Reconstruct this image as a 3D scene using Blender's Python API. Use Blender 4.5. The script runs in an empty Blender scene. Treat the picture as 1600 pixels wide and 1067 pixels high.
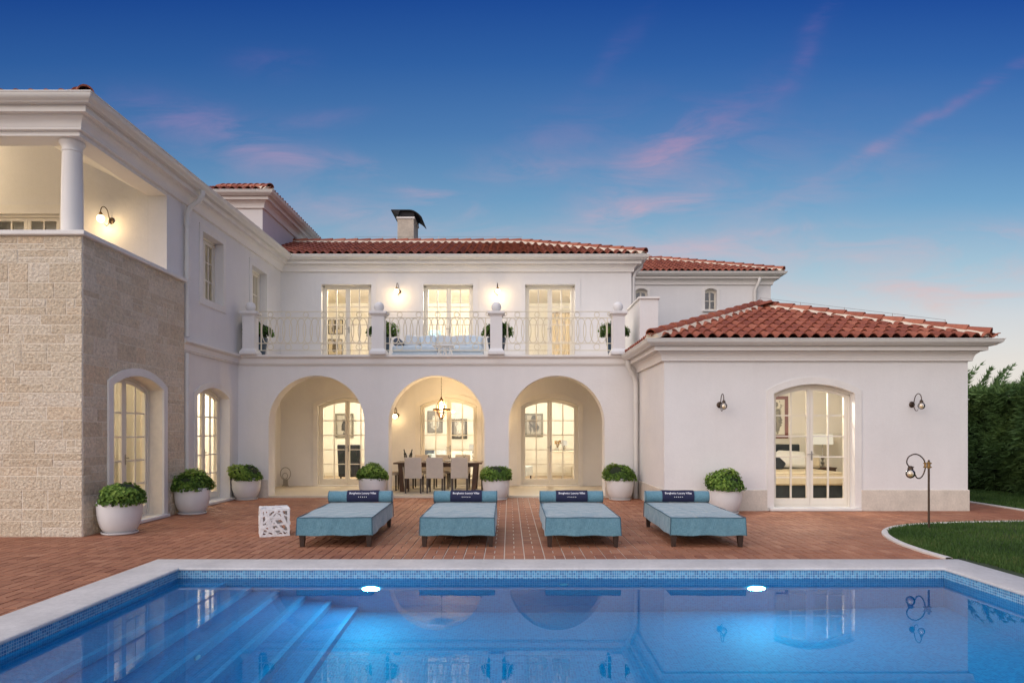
import bpy, bmesh, math, random
from mathutils import Vector, Matrix
R = math.radians
sc = bpy.context.scene
col = sc.collection
random.seed(7)

# ------------------------------------------------------------------ camera
EYE = 1.55
cam_d = bpy.data.cameras.new("camera")
cam = bpy.data.objects.new("camera", cam_d)
col.objects.link(cam)
cam.location = (0, 0, EYE)
cam.rotation_euler = (R(90), 0, 0)
cam_d.lens = 24.0
cam_d.sensor_width = 36.0
cam_d.sensor_fit = 'HORIZONTAL'
cam_d.shift_x = 0.0025
cam_d.shift_y = 0.0884
cam_d.clip_start = 0.05
cam_d.clip_end = 3000
sc.camera = cam

# ------------------------------------------------------------------ render
sc.render.engine = 'CYCLES'
sc.cycles.use_denoising = True
sc.cycles.max_bounces = 10
sc.cycles.diffuse_bounces = 5
sc.cycles.glossy_bounces = 5
sc.cycles.transmission_bounces = 8
sc.cycles.transparent_max_bounces = 16
sc.cycles.sample_clamp_indirect = 8.0
sc.view_settings.view_transform = 'Standard'
sc.view_settings.look = 'None'
sc.view_settings.exposure = 0.0
sc.view_settings.gamma = 1.0
sc.view_settings.use_curve_mapping = False


def lin(r, g, b):
    def f(c):
        c /= 255.0
        return c / 12.92 if c <= 0.04045 else ((c + 0.055) / 1.055) ** 2.4
    return (f(r), f(g), f(b))


class G:
    """small node-tree helper"""
    def __init__(self, nt):
        self.nt = nt
        nt.nodes.clear()

    def n(self, typ, _p=None, **inp):
        nd = self.nt.nodes.new(typ)
        for k, v in (_p or {}).items():
            setattr(nd, k, v)
        for k, v in inp.items():
            key = k.replace('_', ' ')
            s = nd.inputs[int(k[1:])] if (k[0] == 'i' and k[1:].isdigit()) else nd.inputs[key]
            self.put(s, v)
        return nd

    def put(self, s, v):
        if hasattr(v, 'is_output'):
            self.nt.links.new(v, s)
        else:
            if isinstance(v, tuple) and len(v) == 3 and s.type == 'RGBA':
                v = (*v, 1.0)
            s.default_value = v

    def math(self, op, a, b=0.0, c=None, clamp=False):
        kw = dict(i0=a, i1=b)
        if c is not None:
            kw['i2'] = c
        return self.n('ShaderNodeMath', {'operation': op, 'use_clamp': clamp}, **kw).outputs[0]

    def vec(self, op, a, b=(0, 0, 0), out=0):
        return self.n('ShaderNodeVectorMath', {'operation': op}, i0=a, i1=b).outputs[out]

    def ramp(self, fac, stops, interp='LINEAR'):
        nd = self.nt.nodes.new('ShaderNodeValToRGB')
        cr = nd.color_ramp
        cr.interpolation = interp
        while len(cr.elements) > 1:
            cr.elements.remove(cr.elements[-1])
        for i, (p, c) in enumerate(stops):
            e = cr.elements[0] if i == 0 else cr.elements.new(p)
            e.position = p
            e.color = (*c, 1.0) if not isinstance(c, (int, float)) else (c, c, c, 1.0)
        self.put(nd.inputs[0], fac)
        return nd.outputs[0]

    def mix(self, fac, a, b, blend='MIX'):
        nd = self.nt.nodes.new('ShaderNodeMix')
        nd.data_type = 'RGBA'
        nd.blend_type = blend
        self.put(nd.inputs[0], fac)
        self.put(nd.inputs[6], a)
        self.put(nd.inputs[7], b)
        return nd.outputs[2]


# ------------------------------------------------------------------ sky
world = bpy.data.worlds.new("World")
sc.world = world
world.use_nodes = True
g = G(world.node_tree)
SUN_EL, SUN_AZ = R(7), R(230)          # low sun behind the camera, to its left (azimuth from +Y, clockwise)
dirv = g.n('ShaderNodeTexCoord').outputs['Generated']
sep = g.n('ShaderNodeSeparateXYZ', i0=dirv)
dx, dy, dz = sep.outputs[0], sep.outputs[1], sep.outputs[2]
zz = g.math('MAXIMUM', dz, 0.0)
# ahead, the colour bands follow the height above the horizon line straight ahead
zf = g.math('DIVIDE', zz, g.math('SQRT', g.math('ADD', g.math('ADD', g.math('MULTIPLY', dz, dz), g.math('MULTIPLY', dy, dy)), 0.0004)))
front = g.ramp(zf, [(0.0, lin(226, 217, 205)), (0.10, lin(221, 217, 211)), (0.17, lin(200, 206, 211)),
                    (0.235, lin(158, 189, 207)), (0.32, lin(110, 157, 195)), (0.40, lin(76, 124, 179)),
                    (0.475, lin(46, 96, 164)), (0.535, lin(25, 73, 150)), (0.62, lin(18, 56, 130)), (1.0, lin(14, 44, 110))])
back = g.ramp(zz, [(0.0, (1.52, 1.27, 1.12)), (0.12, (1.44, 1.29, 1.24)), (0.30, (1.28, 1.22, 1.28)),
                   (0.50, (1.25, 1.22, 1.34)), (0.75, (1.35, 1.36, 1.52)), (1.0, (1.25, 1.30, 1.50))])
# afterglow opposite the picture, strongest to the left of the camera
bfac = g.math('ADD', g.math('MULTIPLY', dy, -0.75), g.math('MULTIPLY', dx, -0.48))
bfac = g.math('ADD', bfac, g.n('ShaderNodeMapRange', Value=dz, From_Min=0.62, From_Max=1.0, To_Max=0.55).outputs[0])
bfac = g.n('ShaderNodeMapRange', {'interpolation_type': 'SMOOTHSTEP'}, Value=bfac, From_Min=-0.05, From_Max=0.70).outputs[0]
# the right of the picture is a little paler than the left
side = g.n('ShaderNodeMapRange', Value=dx, From_Min=-0.7, From_Max=0.7, To_Min=0.90, To_Max=1.12).outputs[0]
frs = g.vec('SCALE', front)
g.put(frs.node.inputs['Scale'], side)
# clouds: thin pink streaks, each with its own place, length and tilt (gnomonic coordinates of the sky ahead)
py_ = g.math('MAXIMUM', dy, 0.05)
pv = g.n('ShaderNodeCombineXYZ', i0=g.math('DIVIDE', dx, py_), i1=g.math('DIVIDE', dz, py_), i2=0.0).outputs[0]
wob = g.n('ShaderNodeTexNoise', Vector=pv, Scale=7.0, Detail=3.0, Roughness=0.6).outputs['Color']
pw = g.vec('ADD', pv, g.vec('MULTIPLY', g.vec('SUBTRACT', wob, (0.5, 0.5, 0.5)), (0.07, 0.04, 0.0)))
total = None
for (px, py, L, W, ang, st) in [(1130, 265, 150, 40, 20, .26), (1010, 255, 100, 40, 30, .24), (860, 215, 120, 30, 22, .22), (380, 235, 150, 40, -14, .20), (1280, 300, 160, 26, 20, .22), (640, 350, 160, 26, -8, .24), (1520, 430, 160, 30, 8, .40), (1080, 390, 190, 22, 4, .34),(345, 205, 120, 24, -17, .48), (425, 100, 45, 16, 0, .30), (500, 180, 50, 10, 5, .3), (1075, 212, 115, 27, 32, .62),
                                (1270, 60, 80, 13, 58, .36), (1480, 170, 150, 8, 29, .62), (1000, 328, 85, 15, 14, .62),
                                (690, 312, 55, 13, -24, .56), (840, 262, 60, 14, 10, .40), (1470, 474, 240, 17, 8, .70),
                                (1340, 395, 150, 20, 10, .42), (1225, 364, 60, 5, 6, .42), (560, 255, 90, 12, -8, .32), (960, 80, 80, 12, 50, .22),
                                (900, 400, 230, 22, 2, .38), (1560, 370, 90, 16, 8, .4), (1300, 455, 160, 16, 6, .4), (520, 330, 120, 18, -3, .25)]:
    a = R(ang)
    ca, sa = math.cos(a), math.sin(a)
    d = g.vec('SUBTRACT', pw, ((px - 796) / 1067, (675 - py) / 1067, 0))
    u = g.vec('DOT_PRODUCT', d, (ca * 1067 / L, sa * 1067 / L, 0), out=1)
    v = g.vec('DOT_PRODUCT', d, (-sa * 1067 / W, ca * 1067 / W, 0), out=1)
    q = g.math('ADD', g.math('MULTIPLY', u, u), g.math('MULTIPLY', v, v))
    e = g.math('MULTIPLY', g.math('POWER', 2.718, g.math('MULTIPLY', q, -0.62)), st * 1.0)
    total = e if total is None else g.math('ADD', total, e)
mp = g.n('ShaderNodeMapping', Vector=pv, Rotation=(0, 0, R(-18)), Scale=(6.0, 20.0, 1.0)).outputs[0]
fib = g.n('ShaderNodeTexNoise', Vector=mp, Scale=1.0, Detail=7.0, Roughness=0.62, Distortion=0.6).outputs['Fac']
fib = g.n('ShaderNodeMapRange', Value=fib, From_Min=0.40, From_Max=0.66).outputs[0]
veil = g.ramp(zf, [(0.06, 0.20), (0.15, 0.10), (0.22, 0.03), (0.32, 0.0), (0.55, 0.0)])
total = g.math('ADD', total, veil)
cl = g.math('MULTIPLY', total, g.math('MULTIPLY_ADD', fib, 1.25, 0.10), clamp=True)
pink = g.ramp(zf, [(0.0, lin(224, 208, 198)), (0.16, lin(220, 206, 204)), (0.30, lin(188, 172, 194)), (0.45, lin(116, 112, 174)), (0.6, lin(80, 80, 160))])
ahead = g.mix(cl, frs, pink)
nish = g.n('ShaderNodeTexSky', {'sky_type': 'NISHITA', 'sun_disc': False, 'sun_elevation': SUN_EL, 'sun_rotation': SUN_AZ})
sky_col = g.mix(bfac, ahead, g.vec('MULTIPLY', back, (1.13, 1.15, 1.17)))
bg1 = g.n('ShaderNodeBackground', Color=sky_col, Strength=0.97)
bg2 = g.n('ShaderNodeBackground', Color=nish.outputs[0], Strength=0.004)
addsh = g.n('ShaderNodeAddShader', i0=bg1.outputs[0], i1=bg2.outputs[0])
g.n('ShaderNodeOutputWorld', Surface=addsh.outputs[0])

# ------------------------------------------------------------------ sun (the last glow of the sun behind the camera, very soft)
sd = bpy.data.lights.new("sun", 'SUN')
sd.energy = 0.95
sd.angle = R(40)
sd.color = (1.0, 0.80, 0.66)
sun = bpy.data.objects.new("sun", sd)
col.objects.link(sun)
sv = Vector((math.sin(SUN_AZ) * math.cos(R(16)), math.cos(SUN_AZ) * math.cos(R(16)), math.sin(R(16))))
sun.rotation_euler = sv.to_track_quat('Z', 'Y').to_euler()
sun.location = (-20, -30, 20)

# ------------------------------------------------------------------ builders
class MB:
    def __init__(self):
        self.v, self.f, self.t = [], [], []
        self.tint = 0.5

    def vert(self, p):
        self.v.append((p[0], p[1], p[2]))
        return len(self.v) - 1

    def face(self, idx):
        self.f.append(tuple(idx))
        self.t.append(self.tint)

    def poly(self, *pts):
        self.face([self.vert(p) for p in pts])

    def box(self, x0, x1, y0, y1, z0, z1, skip=''):
        i = [self.vert((x, y, z)) for z in (z0, z1) for y in (y0, y1) for x in (x0, x1)]
        for k, q in (('b', (0, 2, 3, 1)), ('t', (4, 5, 7, 6)), ('f', (0, 1, 5, 4)), ('k', (3, 2, 6, 7)), ('l', (2, 0, 4, 6)), ('r', (1, 3, 7, 5))):
            if k not in skip:
                self.face([i[j] for j in q])
        return self

    def hexa(self, b, t):
        """b, t: four bottom and four top points"""
        i = [self.vert(p) for p in b] + [self.vert(p) for p in t]
        self.face((i[3], i[2], i[1], i[0]))
        self.face(i[4:8])
        for k in range(4):
            self.face((i[k], i[(k + 1) % 4], i[4 + (k + 1) % 4], i[4 + k]))
        return self

    def ring_join(self, rings, closed_ring=True, closed_path=False):
        m = len(rings)
        for a in range(m if closed_path else m - 1):
            r0, r1 = rings[a], rings[(a + 1) % m]
            n = len(r0)
            for k in range(n if closed_ring else n - 1):
                self.face((r0[k], r0[(k + 1) % n], r1[(k + 1) % n], r1[k]))

    def tube(self, path, r, n=8, closed=False, caps=True):
        P = [Vector(p) for p in path]
        m = len(P)
        rr = r if isinstance(r, (list, tuple)) else [r] * m
        T = []
        for i in range(m):
            a = P[(i - 1) % m] if (closed or i > 0) else P[i]
            b = P[(i + 1) % m] if (closed or i < m - 1) else P[i]
            t = (b - a)
            T.append(t.normalized() if t.length > 1e-9 else Vector((0, 0, 1)))
        up = Vector((0, 0, 1)) if abs(T[0].z) < 0.9 else Vector((1, 0, 0))
        nrm = (up - T[0] * up.dot(T[0])).normalized()
        rings = []
        for i in range(m):
            nrm = (nrm - T[i] * nrm.dot(T[i])).normalized()
            bi = T[i].cross(nrm)
            rings.append([self.vert(P[i] + (nrm * math.cos(2 * math.pi * k / n) + bi * math.sin(2 * math.pi * k / n)) * rr[i]) for k in range(n)])
        self.ring_join(rings, True, closed)
        if caps and not closed:
            self.face(rings[0][::-1])
            self.face(rings[-1])
        return self

    def lathe(self, prof, c=(0, 0, 0), n=28, axis='z', caps=True):
        rings = []
        for (r, h) in prof:
            ring = []
            for k in range(n):
                a = 2 * math.pi * k / n
                x, y = r * math.cos(a), r * math.sin(a)
                p = {'z': (c[0] + x, c[1] + y, c[2] + h), 'y': (c[0] + x, c[1] - h, c[2] + y), 'x': (c[0] + h, c[1] + x, c[2] + y)}[axis]
                ring.append(self.vert(p))
            rings.append(ring)
        self.ring_join(rings)
        if caps:
            self.face(rings[0][::-1])
            self.face(rings[-1])
        return self

    def sphere(self, c, r, nu=20, nv=12, sz=1.0):
        prof = [(max(1e-4, r * math.sin(math.pi * j / nv)), -r * sz * math.cos(math.pi * j / nv)) for j in range(nv + 1)]
        return self.lathe(prof, c, nu)

    def sweep(self, path, prof, closed=False, caps=True):
        """profile points (out, z) swept along a horizontal path; out is to the right of the direction of travel"""
        P = [Vector((p[0], p[1])) for p in path]
        m = len(P)
        offs = []
        for i in range(m):
            d0 = (P[i] - P[i - 1]).normalized() if (closed or i > 0) else None
            d1 = (P[(i + 1) % m] - P[i]).normalized() if (closed or i < m - 1) else None
            if d0 is None: d0 = d1
            if d1 is None: d1 = d0
            n0, n1 = Vector((d0.y, -d0.x)), Vector((d1.y, -d1.x))
            s = n0 + n1
            offs.append(s / max(1e-6, s.dot(n0)))
        rings = [[self.vert((P[i].x + offs[i].x * o, P[i].y + offs[i].y * o, z)) for (o, z) in prof] for i in range(m)]
        self.ring_join(rings, True, closed)
        if caps and not closed:
            self.face(rings[0][::-1])
            self.face(rings[-1])
        return self

    def build(self, name, mat, parent=None, off=(0, 0, 0), smooth=35, bevel=0, loc=None):
        me = bpy.data.meshes.new(name)
        v = self.v if off == (0, 0, 0) else [(a - off[0], b - off[1], c - off[2]) for a, b, c in self.v]
        me.from_pydata(v, [], self.f)
        at = me.attributes.new('tint', 'FLOAT', 'FACE')
        at.data.foreach_set('value', self.t)
        box_uv(me)
        return finish(me, name, mat, parent, smooth, bevel, loc)


def box_uv(me):
    uvl = me.uv_layers.new(name='uv')
    n = len(me.loops)
    buf = [0.0] * (2 * n)
    vs = me.vertices
    for p in me.polygons:
        nx, ny, nz = abs(p.normal.x), abs(p.normal.y), abs(p.normal.z)
        for li in p.loop_indices:
            c = vs[me.loops[li].vertex_index].co
            if nz >= nx and nz >= ny:
                u, v = c.x, c.y
            elif ny >= nx:
                u, v = c.x, c.z
            else:
                u, v = c.y, c.z
            buf[2 * li], buf[2 * li + 1] = u, v
    uvl.data.foreach_set('uv', buf)


def finish(me, name, mat, parent=None, smooth=35, bevel=0, loc=None):
    me.materials.append(mat)
    if smooth:
        me.polygons.foreach_set('use_smooth', [True] * len(me.polygons))
        me.set_sharp_from_angle(angle=R(smooth))
    me.update()
    o = bpy.data.objects.new(name, me)
    col.objects.link(o)
    if parent is not None:
        o.parent = parent
    if loc is not None:
        o.location = loc
    if bevel:
        md = o.modifiers.new('bevel', 'BEVEL')
        md.width = bevel
        md.segments = 2
        md.limit_method = 'ANGLE'
        md.angle_limit = R(40)
    return o


def tag(o, label=None, cat=None, group=None, kind=None):
    if label: o['label'] = label
    if cat: o['category'] = cat
    if group: o['group'] = group
    if kind: o['kind'] = kind
    return o


def thing(name, label, cat, loc, rotz=0.0, group=None):
    o = bpy.data.objects.new(name, None)
    o.empty_display_size = 0.2
    col.objects.link(o)
    o.location = loc
    o.rotation_euler = (0, 0, rotz)
    return tag(o, label, cat, group)


def children_of(o):
    return [c for c in bpy.data.objects if c.parent == o]


def copy_tree(o, loc=None, rotz=None, label=None):
    def rec(x, parent):
        c = x.copy()
        col.objects.link(c)
        if parent is not None:
            c.parent = parent
        for ch in children_of(x):
            rec(ch, c)
        return c
    r = rec(o, None)
    if loc is not None: r.location = loc
    if rotz is not None: r.rotation_euler = (0, 0, rotz)
    if label: r['label'] = label
    return r


# positions measured in the photograph, turned into metres at a known distance
def X_(px, d): return (px - 796) / 1067 * d
def Z_(py, d): return EYE + (675 - py) / 1067 * d


# ------------------------------------------------------------------ materials
def new_mat(name):
    m = bpy.data.materials.new(name)
    m.use_nodes = True
    return m, G(m.node_tree)


def surf(g, **kw):
    b = g.n('ShaderNodeBsdfPrincipled', **kw)
    g.n('ShaderNodeOutputMaterial', Surface=b.outputs[0])
    return b


def pbr(name, c, rough=0.6, amt=0.10, scale=2.0, bump=0.0, bscale=80.0, metal=0.0, tint=0.0, spec=0.5, fine=0.0, fscale=60.0, dist=0.01):
    """plain surface with cloudy variation, optional fine grain, optional per-face tint and bump"""
    m, g = new_mat(name)
    co = g.n('ShaderNodeTexCoord').outputs['Object']
    f = g.n('ShaderNodeTexNoise', Vector=co, Scale=scale, Detail=6.0, Roughness=0.6).outputs['Fac']
    k = g.n('ShaderNodeMapRange', Value=f, From_Min=0.25, From_Max=0.75, To_Min=1 - amt, To_Max=1 + amt).outputs[0]
    if fine:
        f2 = g.n('ShaderNodeTexNoise', Vector=co, Scale=fscale, Detail=4.0, Roughness=0.7).outputs['Fac']
        k = g.math('MULTIPLY', k, g.n('ShaderNodeMapRange', Value=f2, From_Min=0.25, From_Max=0.75, To_Min=1 - fine, To_Max=1 + fine).outputs[0])
    if tint:
        ta = g.n('ShaderNodeAttribute', {'attribute_name': 'tint'}).outputs['Fac']
        k = g.math('MULTIPLY', k, g.n('ShaderNodeMapRange', Value=ta, To_Min=1 - tint, To_Max=1 + tint).outputs[0])
    cs = g.vec('SCALE', c)
    g.put(cs.node.inputs['Scale'], k)
    kw = dict(Base_Color=cs, Roughness=rough, Metallic=metal)
    if bump:
        h = g.n('ShaderNodeTexNoise', Vector=co, Scale=bscale, Detail=5.0, Roughness=0.65).outputs['Fac']
        kw['Normal'] = g.n('ShaderNodeBump', Strength=bump, Distance=dist, Height=h).outputs[0]
    b = surf(g, **kw)
    b.inputs['Specular IOR Level'].default_value = spec
    return m


M = {}
def stucco():
    m, g = new_mat('white_stucco')
    co = g.n('ShaderNodeTexCoord').outputs['Object']
    n1 = g.n('ShaderNodeTexNoise', Vector=co, Scale=0.8, Detail=6.0, Roughness=0.65).outputs['Fac']
    n2 = g.n('ShaderNodeTexNoise', Vector=g.n('ShaderNodeMapping', Vector=co, Scale=(5.0, 5.0, 0.45)).outputs[0], Scale=1.0, Detail=6.0, Roughness=0.65).outputs['Fac']
    n3 = g.n('ShaderNodeTexNoise', Vector=co, Scale=38.0, Detail=5.0, Roughness=0.7).outputs['Fac']
    k = g.n('ShaderNodeMapRange', Value=n1, From_Min=0.3, From_Max=0.7, To_Min=0.955, To_Max=1.035).outputs[0]
    k = g.math('MULTIPLY', k, g.n('ShaderNodeMapRange', Value=n2, From_Min=0.3, From_Max=0.72, To_Min=1.008, To_Max=0.978).outputs[0])
    k = g.math('MULTIPLY', k, g.n('ShaderNodeMapRange', Value=n3, From_Min=0.3, From_Max=0.7, To_Min=0.975, To_Max=1.02).outputs[0])
    cs = g.vec('SCALE', (0.725, 0.705, 0.685))
    g.put(cs.node.inputs['Scale'], k)
    tr = g.n('ShaderNodeTexNoise', Vector=co, Scale=7.0, Detail=3.0, Distortion=0.8).outputs['Fac']
    h = g.math('ADD', g.math('MULTIPLY', n3, 0.5), g.math('MULTIPLY', tr, 1.6))
    b = surf(g, Base_Color=cs, Roughness=0.85, Normal=g.n('ShaderNodeBump', Strength=0.22, Distance=0.012, Height=h).outputs[0])
    b.inputs['Specular IOR Level'].default_value = 0.2
    return m


M['stucco'] = stucco()
M['trim'] = pbr('pale_limestone_trim', (0.73, 0.70, 0.655), 0.7, 0.06, 3.0, 0.15, 60.0, fine=0.05, spec=0.25)
M['moulding'] = pbr('painted_moulding', (0.74, 0.71, 0.67), 0.6, 0.04, 1.2, 0.08, 90.0, spec=0.3)
M['gutter'] = pbr('painted_metal_gutter', (0.66, 0.64, 0.60), 0.42, 0.04, 1.5)
M['plinth'] = pbr('limestone_plinth', (0.60, 0.54, 0.46), 0.75, 0.14, 3.5, 0.3, 50.0, fine=0.12, fscale=30, spec=0.2)
M['mortar'] = pbr('pale_mortar', (0.77, 0.69, 0.57), 0.9, 0.08, 8.0, 0.4, 60.0)
M['loggia_floor'] = pbr('cream_stone_floor', (0.58, 0.51, 0.40), 0.45, 0.08, 2.0, fine=0.05)
M['room_wall'] = pbr('cream_room_paint', (0.84, 0.81, 0.74), 0.8, 0.03, 1.0)
M['bedroom_wall'] = pbr('tan_room_paint', (0.76, 0.71, 0.62), 0.8, 0.03, 1.0)
M['room_floor'] = pbr('light_oak_floor', (0.42, 0.31, 0.20), 0.4, 0.15, 4.0)
M['door_paint'] = pbr('ivory_door_paint', (0.74, 0.69, 0.59), 0.42, 0.03, 3.0)
M['ridge_mortar'] = pbr('cream_bedding_mortar', (0.64, 0.54, 0.42), 0.9, 0.2, 6.0, 0.3, 40.0)
M['rail'] = pbr('ivory_railing_paint', (0.66, 0.60, 0.47), 0.4, 0.04, 6.0)
M['iron'] = pbr('dark_bronze', (0.075, 0.05, 0.035), 0.42, 0.25, 20.0, metal=0.6)
M['brass'] = pbr('aged_brass', (0.32, 0.19, 0.07), 0.35, 0.2, 20.0, metal=0.85)
M['lantern_metal'] = pbr('lantern_bronze', (0.16, 0.085, 0.03), 0.45, 0.2, 20.0, metal=0.5)
M['steel'] = pbr('brushed_steel', (0.35, 0.33, 0.30), 0.35, 0.1, 20.0, metal=0.8)
M['black_metal'] = pbr('black_sheet_metal', (0.014, 0.013, 0.015), 0.75, 0.2, 8.0)
M['pot'] = pbr('white_glazed_ceramic', (0.66, 0.66, 0.655), 0.38, 0.05, 5.0, 0.06, 30.0)
M['blue_pot'] = pbr('dark_blue_ceramic', (0.030, 0.060, 0.095), 0.3, 0.2, 6.0)
M['soil'] = pbr('dark_soil', (0.03, 0.02, 0.014), 0.95, 0.3, 30.0)
M['dark_wood'] = pbr('dark_brown_wood', (0.035, 0.020, 0.014), 0.4, 0.25, 12.0)
M['table_wood'] = pbr('stained_table_wood', (0.075, 0.035, 0.020), 0.35, 0.3, 9.0)
M['chair_skin'] = pbr('taupe_upholstery', (0.50, 0.44, 0.38), 0.7, 0.06, 8.0)
M['white_metal'] = pbr('white_powder_coat', (0.78, 0.77, 0.76), 0.4, 0.03, 5.0)
M['white_cloth'] = pbr('white_linen', (0.86, 0.85, 0.82), 0.85, 0.05, 6.0, 0.3, 25.0)
M['beige_cloth'] = pbr('beige_bedspread', (0.66, 0.56, 0.40), 0.85, 0.06, 5.0, 0.3, 20.0)
M['charcoal'] = pbr('charcoal_fabric', (0.022, 0.028, 0.036), 0.85, 0.15, 10.0)
M['slate'] = pbr('slate_blue_fabric', (0.075, 0.095, 0.13), 0.8, 0.12, 10.0)
M['pale_blue'] = pbr('pale_blue_fabric', (0.54, 0.62, 0.68), 0.85, 0.10, 6.0, 0.2, 50.0)
M['pale_cushion'] = pbr('pale_grey_cushion', (0.55, 0.58, 0.60), 0.85, 0.06, 6.0, 0.2, 40.0)
M['letter'] = pbr('white_print', (0.78, 0.77, 0.80), 0.8, 0.02, 5.0)
M['navy'] = pbr('navy_cover_fabric', (0.014, 0.016, 0.052), 0.85, 0.12, 30.0, 0.2, 300.0)
M['piping'] = pbr('dark_teal_piping', (0.045, 0.105, 0.145), 0.8, 0.1, 20.0)
M['red_frame'] = pbr('reddish_wood_frame', (0.16, 0.035, 0.018), 0.4, 0.2, 10.0)
M['grey_frame'] = pbr('silver_grey_frame', (0.16, 0.15, 0.12), 0.45, 0.2, 14.0)
M['dark_frame'] = pbr('dark_picture_frame', (0.05, 0.043, 0.034), 0.45, 0.2, 14.0)
M['bottle'] = pbr('dark_bottle_glass', (0.012, 0.014, 0.010), 0.12, 0.1, 5.0)
M['coping'] = pbr('travertine_coping', (0.58, 0.55, 0.52), 0.62, 0.13, 2.2, 0.25, 40.0, fine=0.10, fscale=18, spec=0.3)
M['kerb'] = pbr('pale_kerb_stone', (0.62, 0.58, 0.53), 0.7, 0.10, 4.0, 0.2, 50.0)
M['ground'] = pbr('garden_earth', (0.055, 0.07, 0.03), 0.95, 0.3, 0.6)
M['lawn_base'] = pbr('lawn_soil', (0.030, 0.048, 0.016), 0.95, 0.3, 3.0)
M['tower_roof'] = pbr('plain_terracotta_roof', (0.26, 0.075, 0.045), 0.75, 0.2, 4.0)
M['chimney_stone'] = pbr('chimney_limestone', (0.52, 0.45, 0.36), 0.85, 0.14, 4.0, 0.4, 30.0, fine=0.12, fscale=14)


def brick_pavers():
    m, g = new_mat('terracotta_pavers')
    co = g.n('ShaderNodeTexCoord').outputs['Object']
    ta = g.n('ShaderNodeAttribute', {'attribute_name': 'tint'}).outputs['Fac']
    c = g.ramp(ta, [(0.0, (0.265, 0.103, 0.056)), (0.35, (0.32, 0.130, 0.069)), (0.7, (0.365, 0.155, 0.083)), (1.0, (0.42, 0.195, 0.110))])
    n1 = g.n('ShaderNodeTexNoise', Vector=co, Scale=0.55, Detail=5.0, Roughness=0.6).outputs['Fac']
    n2 = g.n('ShaderNodeTexNoise', Vector=co, Scale=34.0, Detail=5.0, Roughness=0.7).outputs['Fac']
    k = g.math('MULTIPLY', g.n('ShaderNodeMapRange', Value=n1, From_Min=0.3, From_Max=0.7, To_Min=0.84, To_Max=1.14).outputs[0],
               g.n('ShaderNodeMapRange', Value=n2, From_Min=0.3, From_Max=0.7, To_Min=0.84, To_Max=1.15).outputs[0])
    cs = g.vec('SCALE', c)
    g.put(cs.node.inputs['Scale'], k)
    bp = g.n('ShaderNodeBump', Strength=0.35, Distance=0.004, Height=n2).outputs[0]
    b = surf(g, Base_Color=cs, Roughness=0.62, Normal=bp)
    b.inputs['Specular IOR Level'].default_value = 0.35
    return m


def split_stone():
    m, g = new_mat('split_face_limestone')
    co = g.n('ShaderNodeTexCoord').outputs['Object']
    ta = g.n('ShaderNodeAttribute', {'attribute_name': 'tint'}).outputs['Fac']
    c = g.ramp(ta, [(0.0, (0.66, 0.54, 0.39)), (0.3, (0.72, 0.61, 0.455)), (0.65, (0.755, 0.65, 0.50)), (0.88, (0.77, 0.67, 0.53)), (0.95, (0.75, 0.62, 0.455)), (1.0, (0.74, 0.58, 0.40))])
    n1 = g.n('ShaderNodeTexNoise', Vector=co, Scale=3.0, Detail=6.0, Roughness=0.6).outputs['Fac']
    n2 = g.n('ShaderNodeTexNoise', Vector=co, Scale=20.0, Detail=6.0, Roughness=0.75).outputs['Fac']
    c = g.mix(g.n('ShaderNodeMapRange', Value=n1, From_Min=0.52, From_Max=0.75, To_Max=0.5).outputs[0], c, (0.66, 0.49, 0.32))
    k = g.n('ShaderNodeMapRange', Value=n2, From_Min=0.3, From_Max=0.7, To_Min=0.74, To_Max=1.24).outputs[0]
    cs = g.vec('SCALE', c)
    g.put(cs.node.inputs['Scale'], k)
    vo = g.n('ShaderNodeTexVoronoi', Vector=co, Scale=24.0).outputs['Distance']
    n3 = g.n('ShaderNodeTexNoise', Vector=co, Scale=34.0, Detail=5.0, Roughness=0.65, Distortion=0.6).outputs['Fac']
    h = g.math('ADD', g.math('MULTIPLY', vo, 0.55), n3)
    bp = g.n('ShaderNodeBump', Strength=1.0, Distance=0.036, Height=h).outputs[0]
    b = surf(g, Base_Color=cs, Roughness=0.9, Normal=bp)
    b.inputs['Specular IOR Level'].default_value = 0.15
    return m


def roof_tile():
    m, g = new_mat('terracotta_roof_tile')
    co = g.n('ShaderNodeTexCoord').outputs['Object']
    ta = g.n('ShaderNodeAttribute', {'attribute_name': 'tint'}).outputs['Fac']
    c = g.ramp(ta, [(0.0, (0.20, 0.056, 0.033)), (0.3, (0.285, 0.082, 0.046)), (0.7, (0.345, 0.105, 0.058)), (1.0, (0.43, 0.155, 0.088))])
    n1 = g.n('ShaderNodeTexNoise', Vector=co, Scale=14.0, Detail=5.0, Roughness=0.65).outputs['Fac']
    k = g.n('ShaderNodeMapRange', Value=n1, From_Min=0.3, From_Max=0.7, To_Min=0.82, To_Max=1.16).outputs[0]
    cs = g.vec('SCALE', c)
    g.put(cs.node.inputs['Scale'], k)
    bp = g.n('ShaderNodeBump', Strength=0.25, Distance=0.006, Height=n1).outputs[0]
    b = surf(g, Base_Color=cs, Roughness=0.7, Normal=bp)
    b.inputs['Specular IOR Level'].default_value = 0.35
    return m


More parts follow.
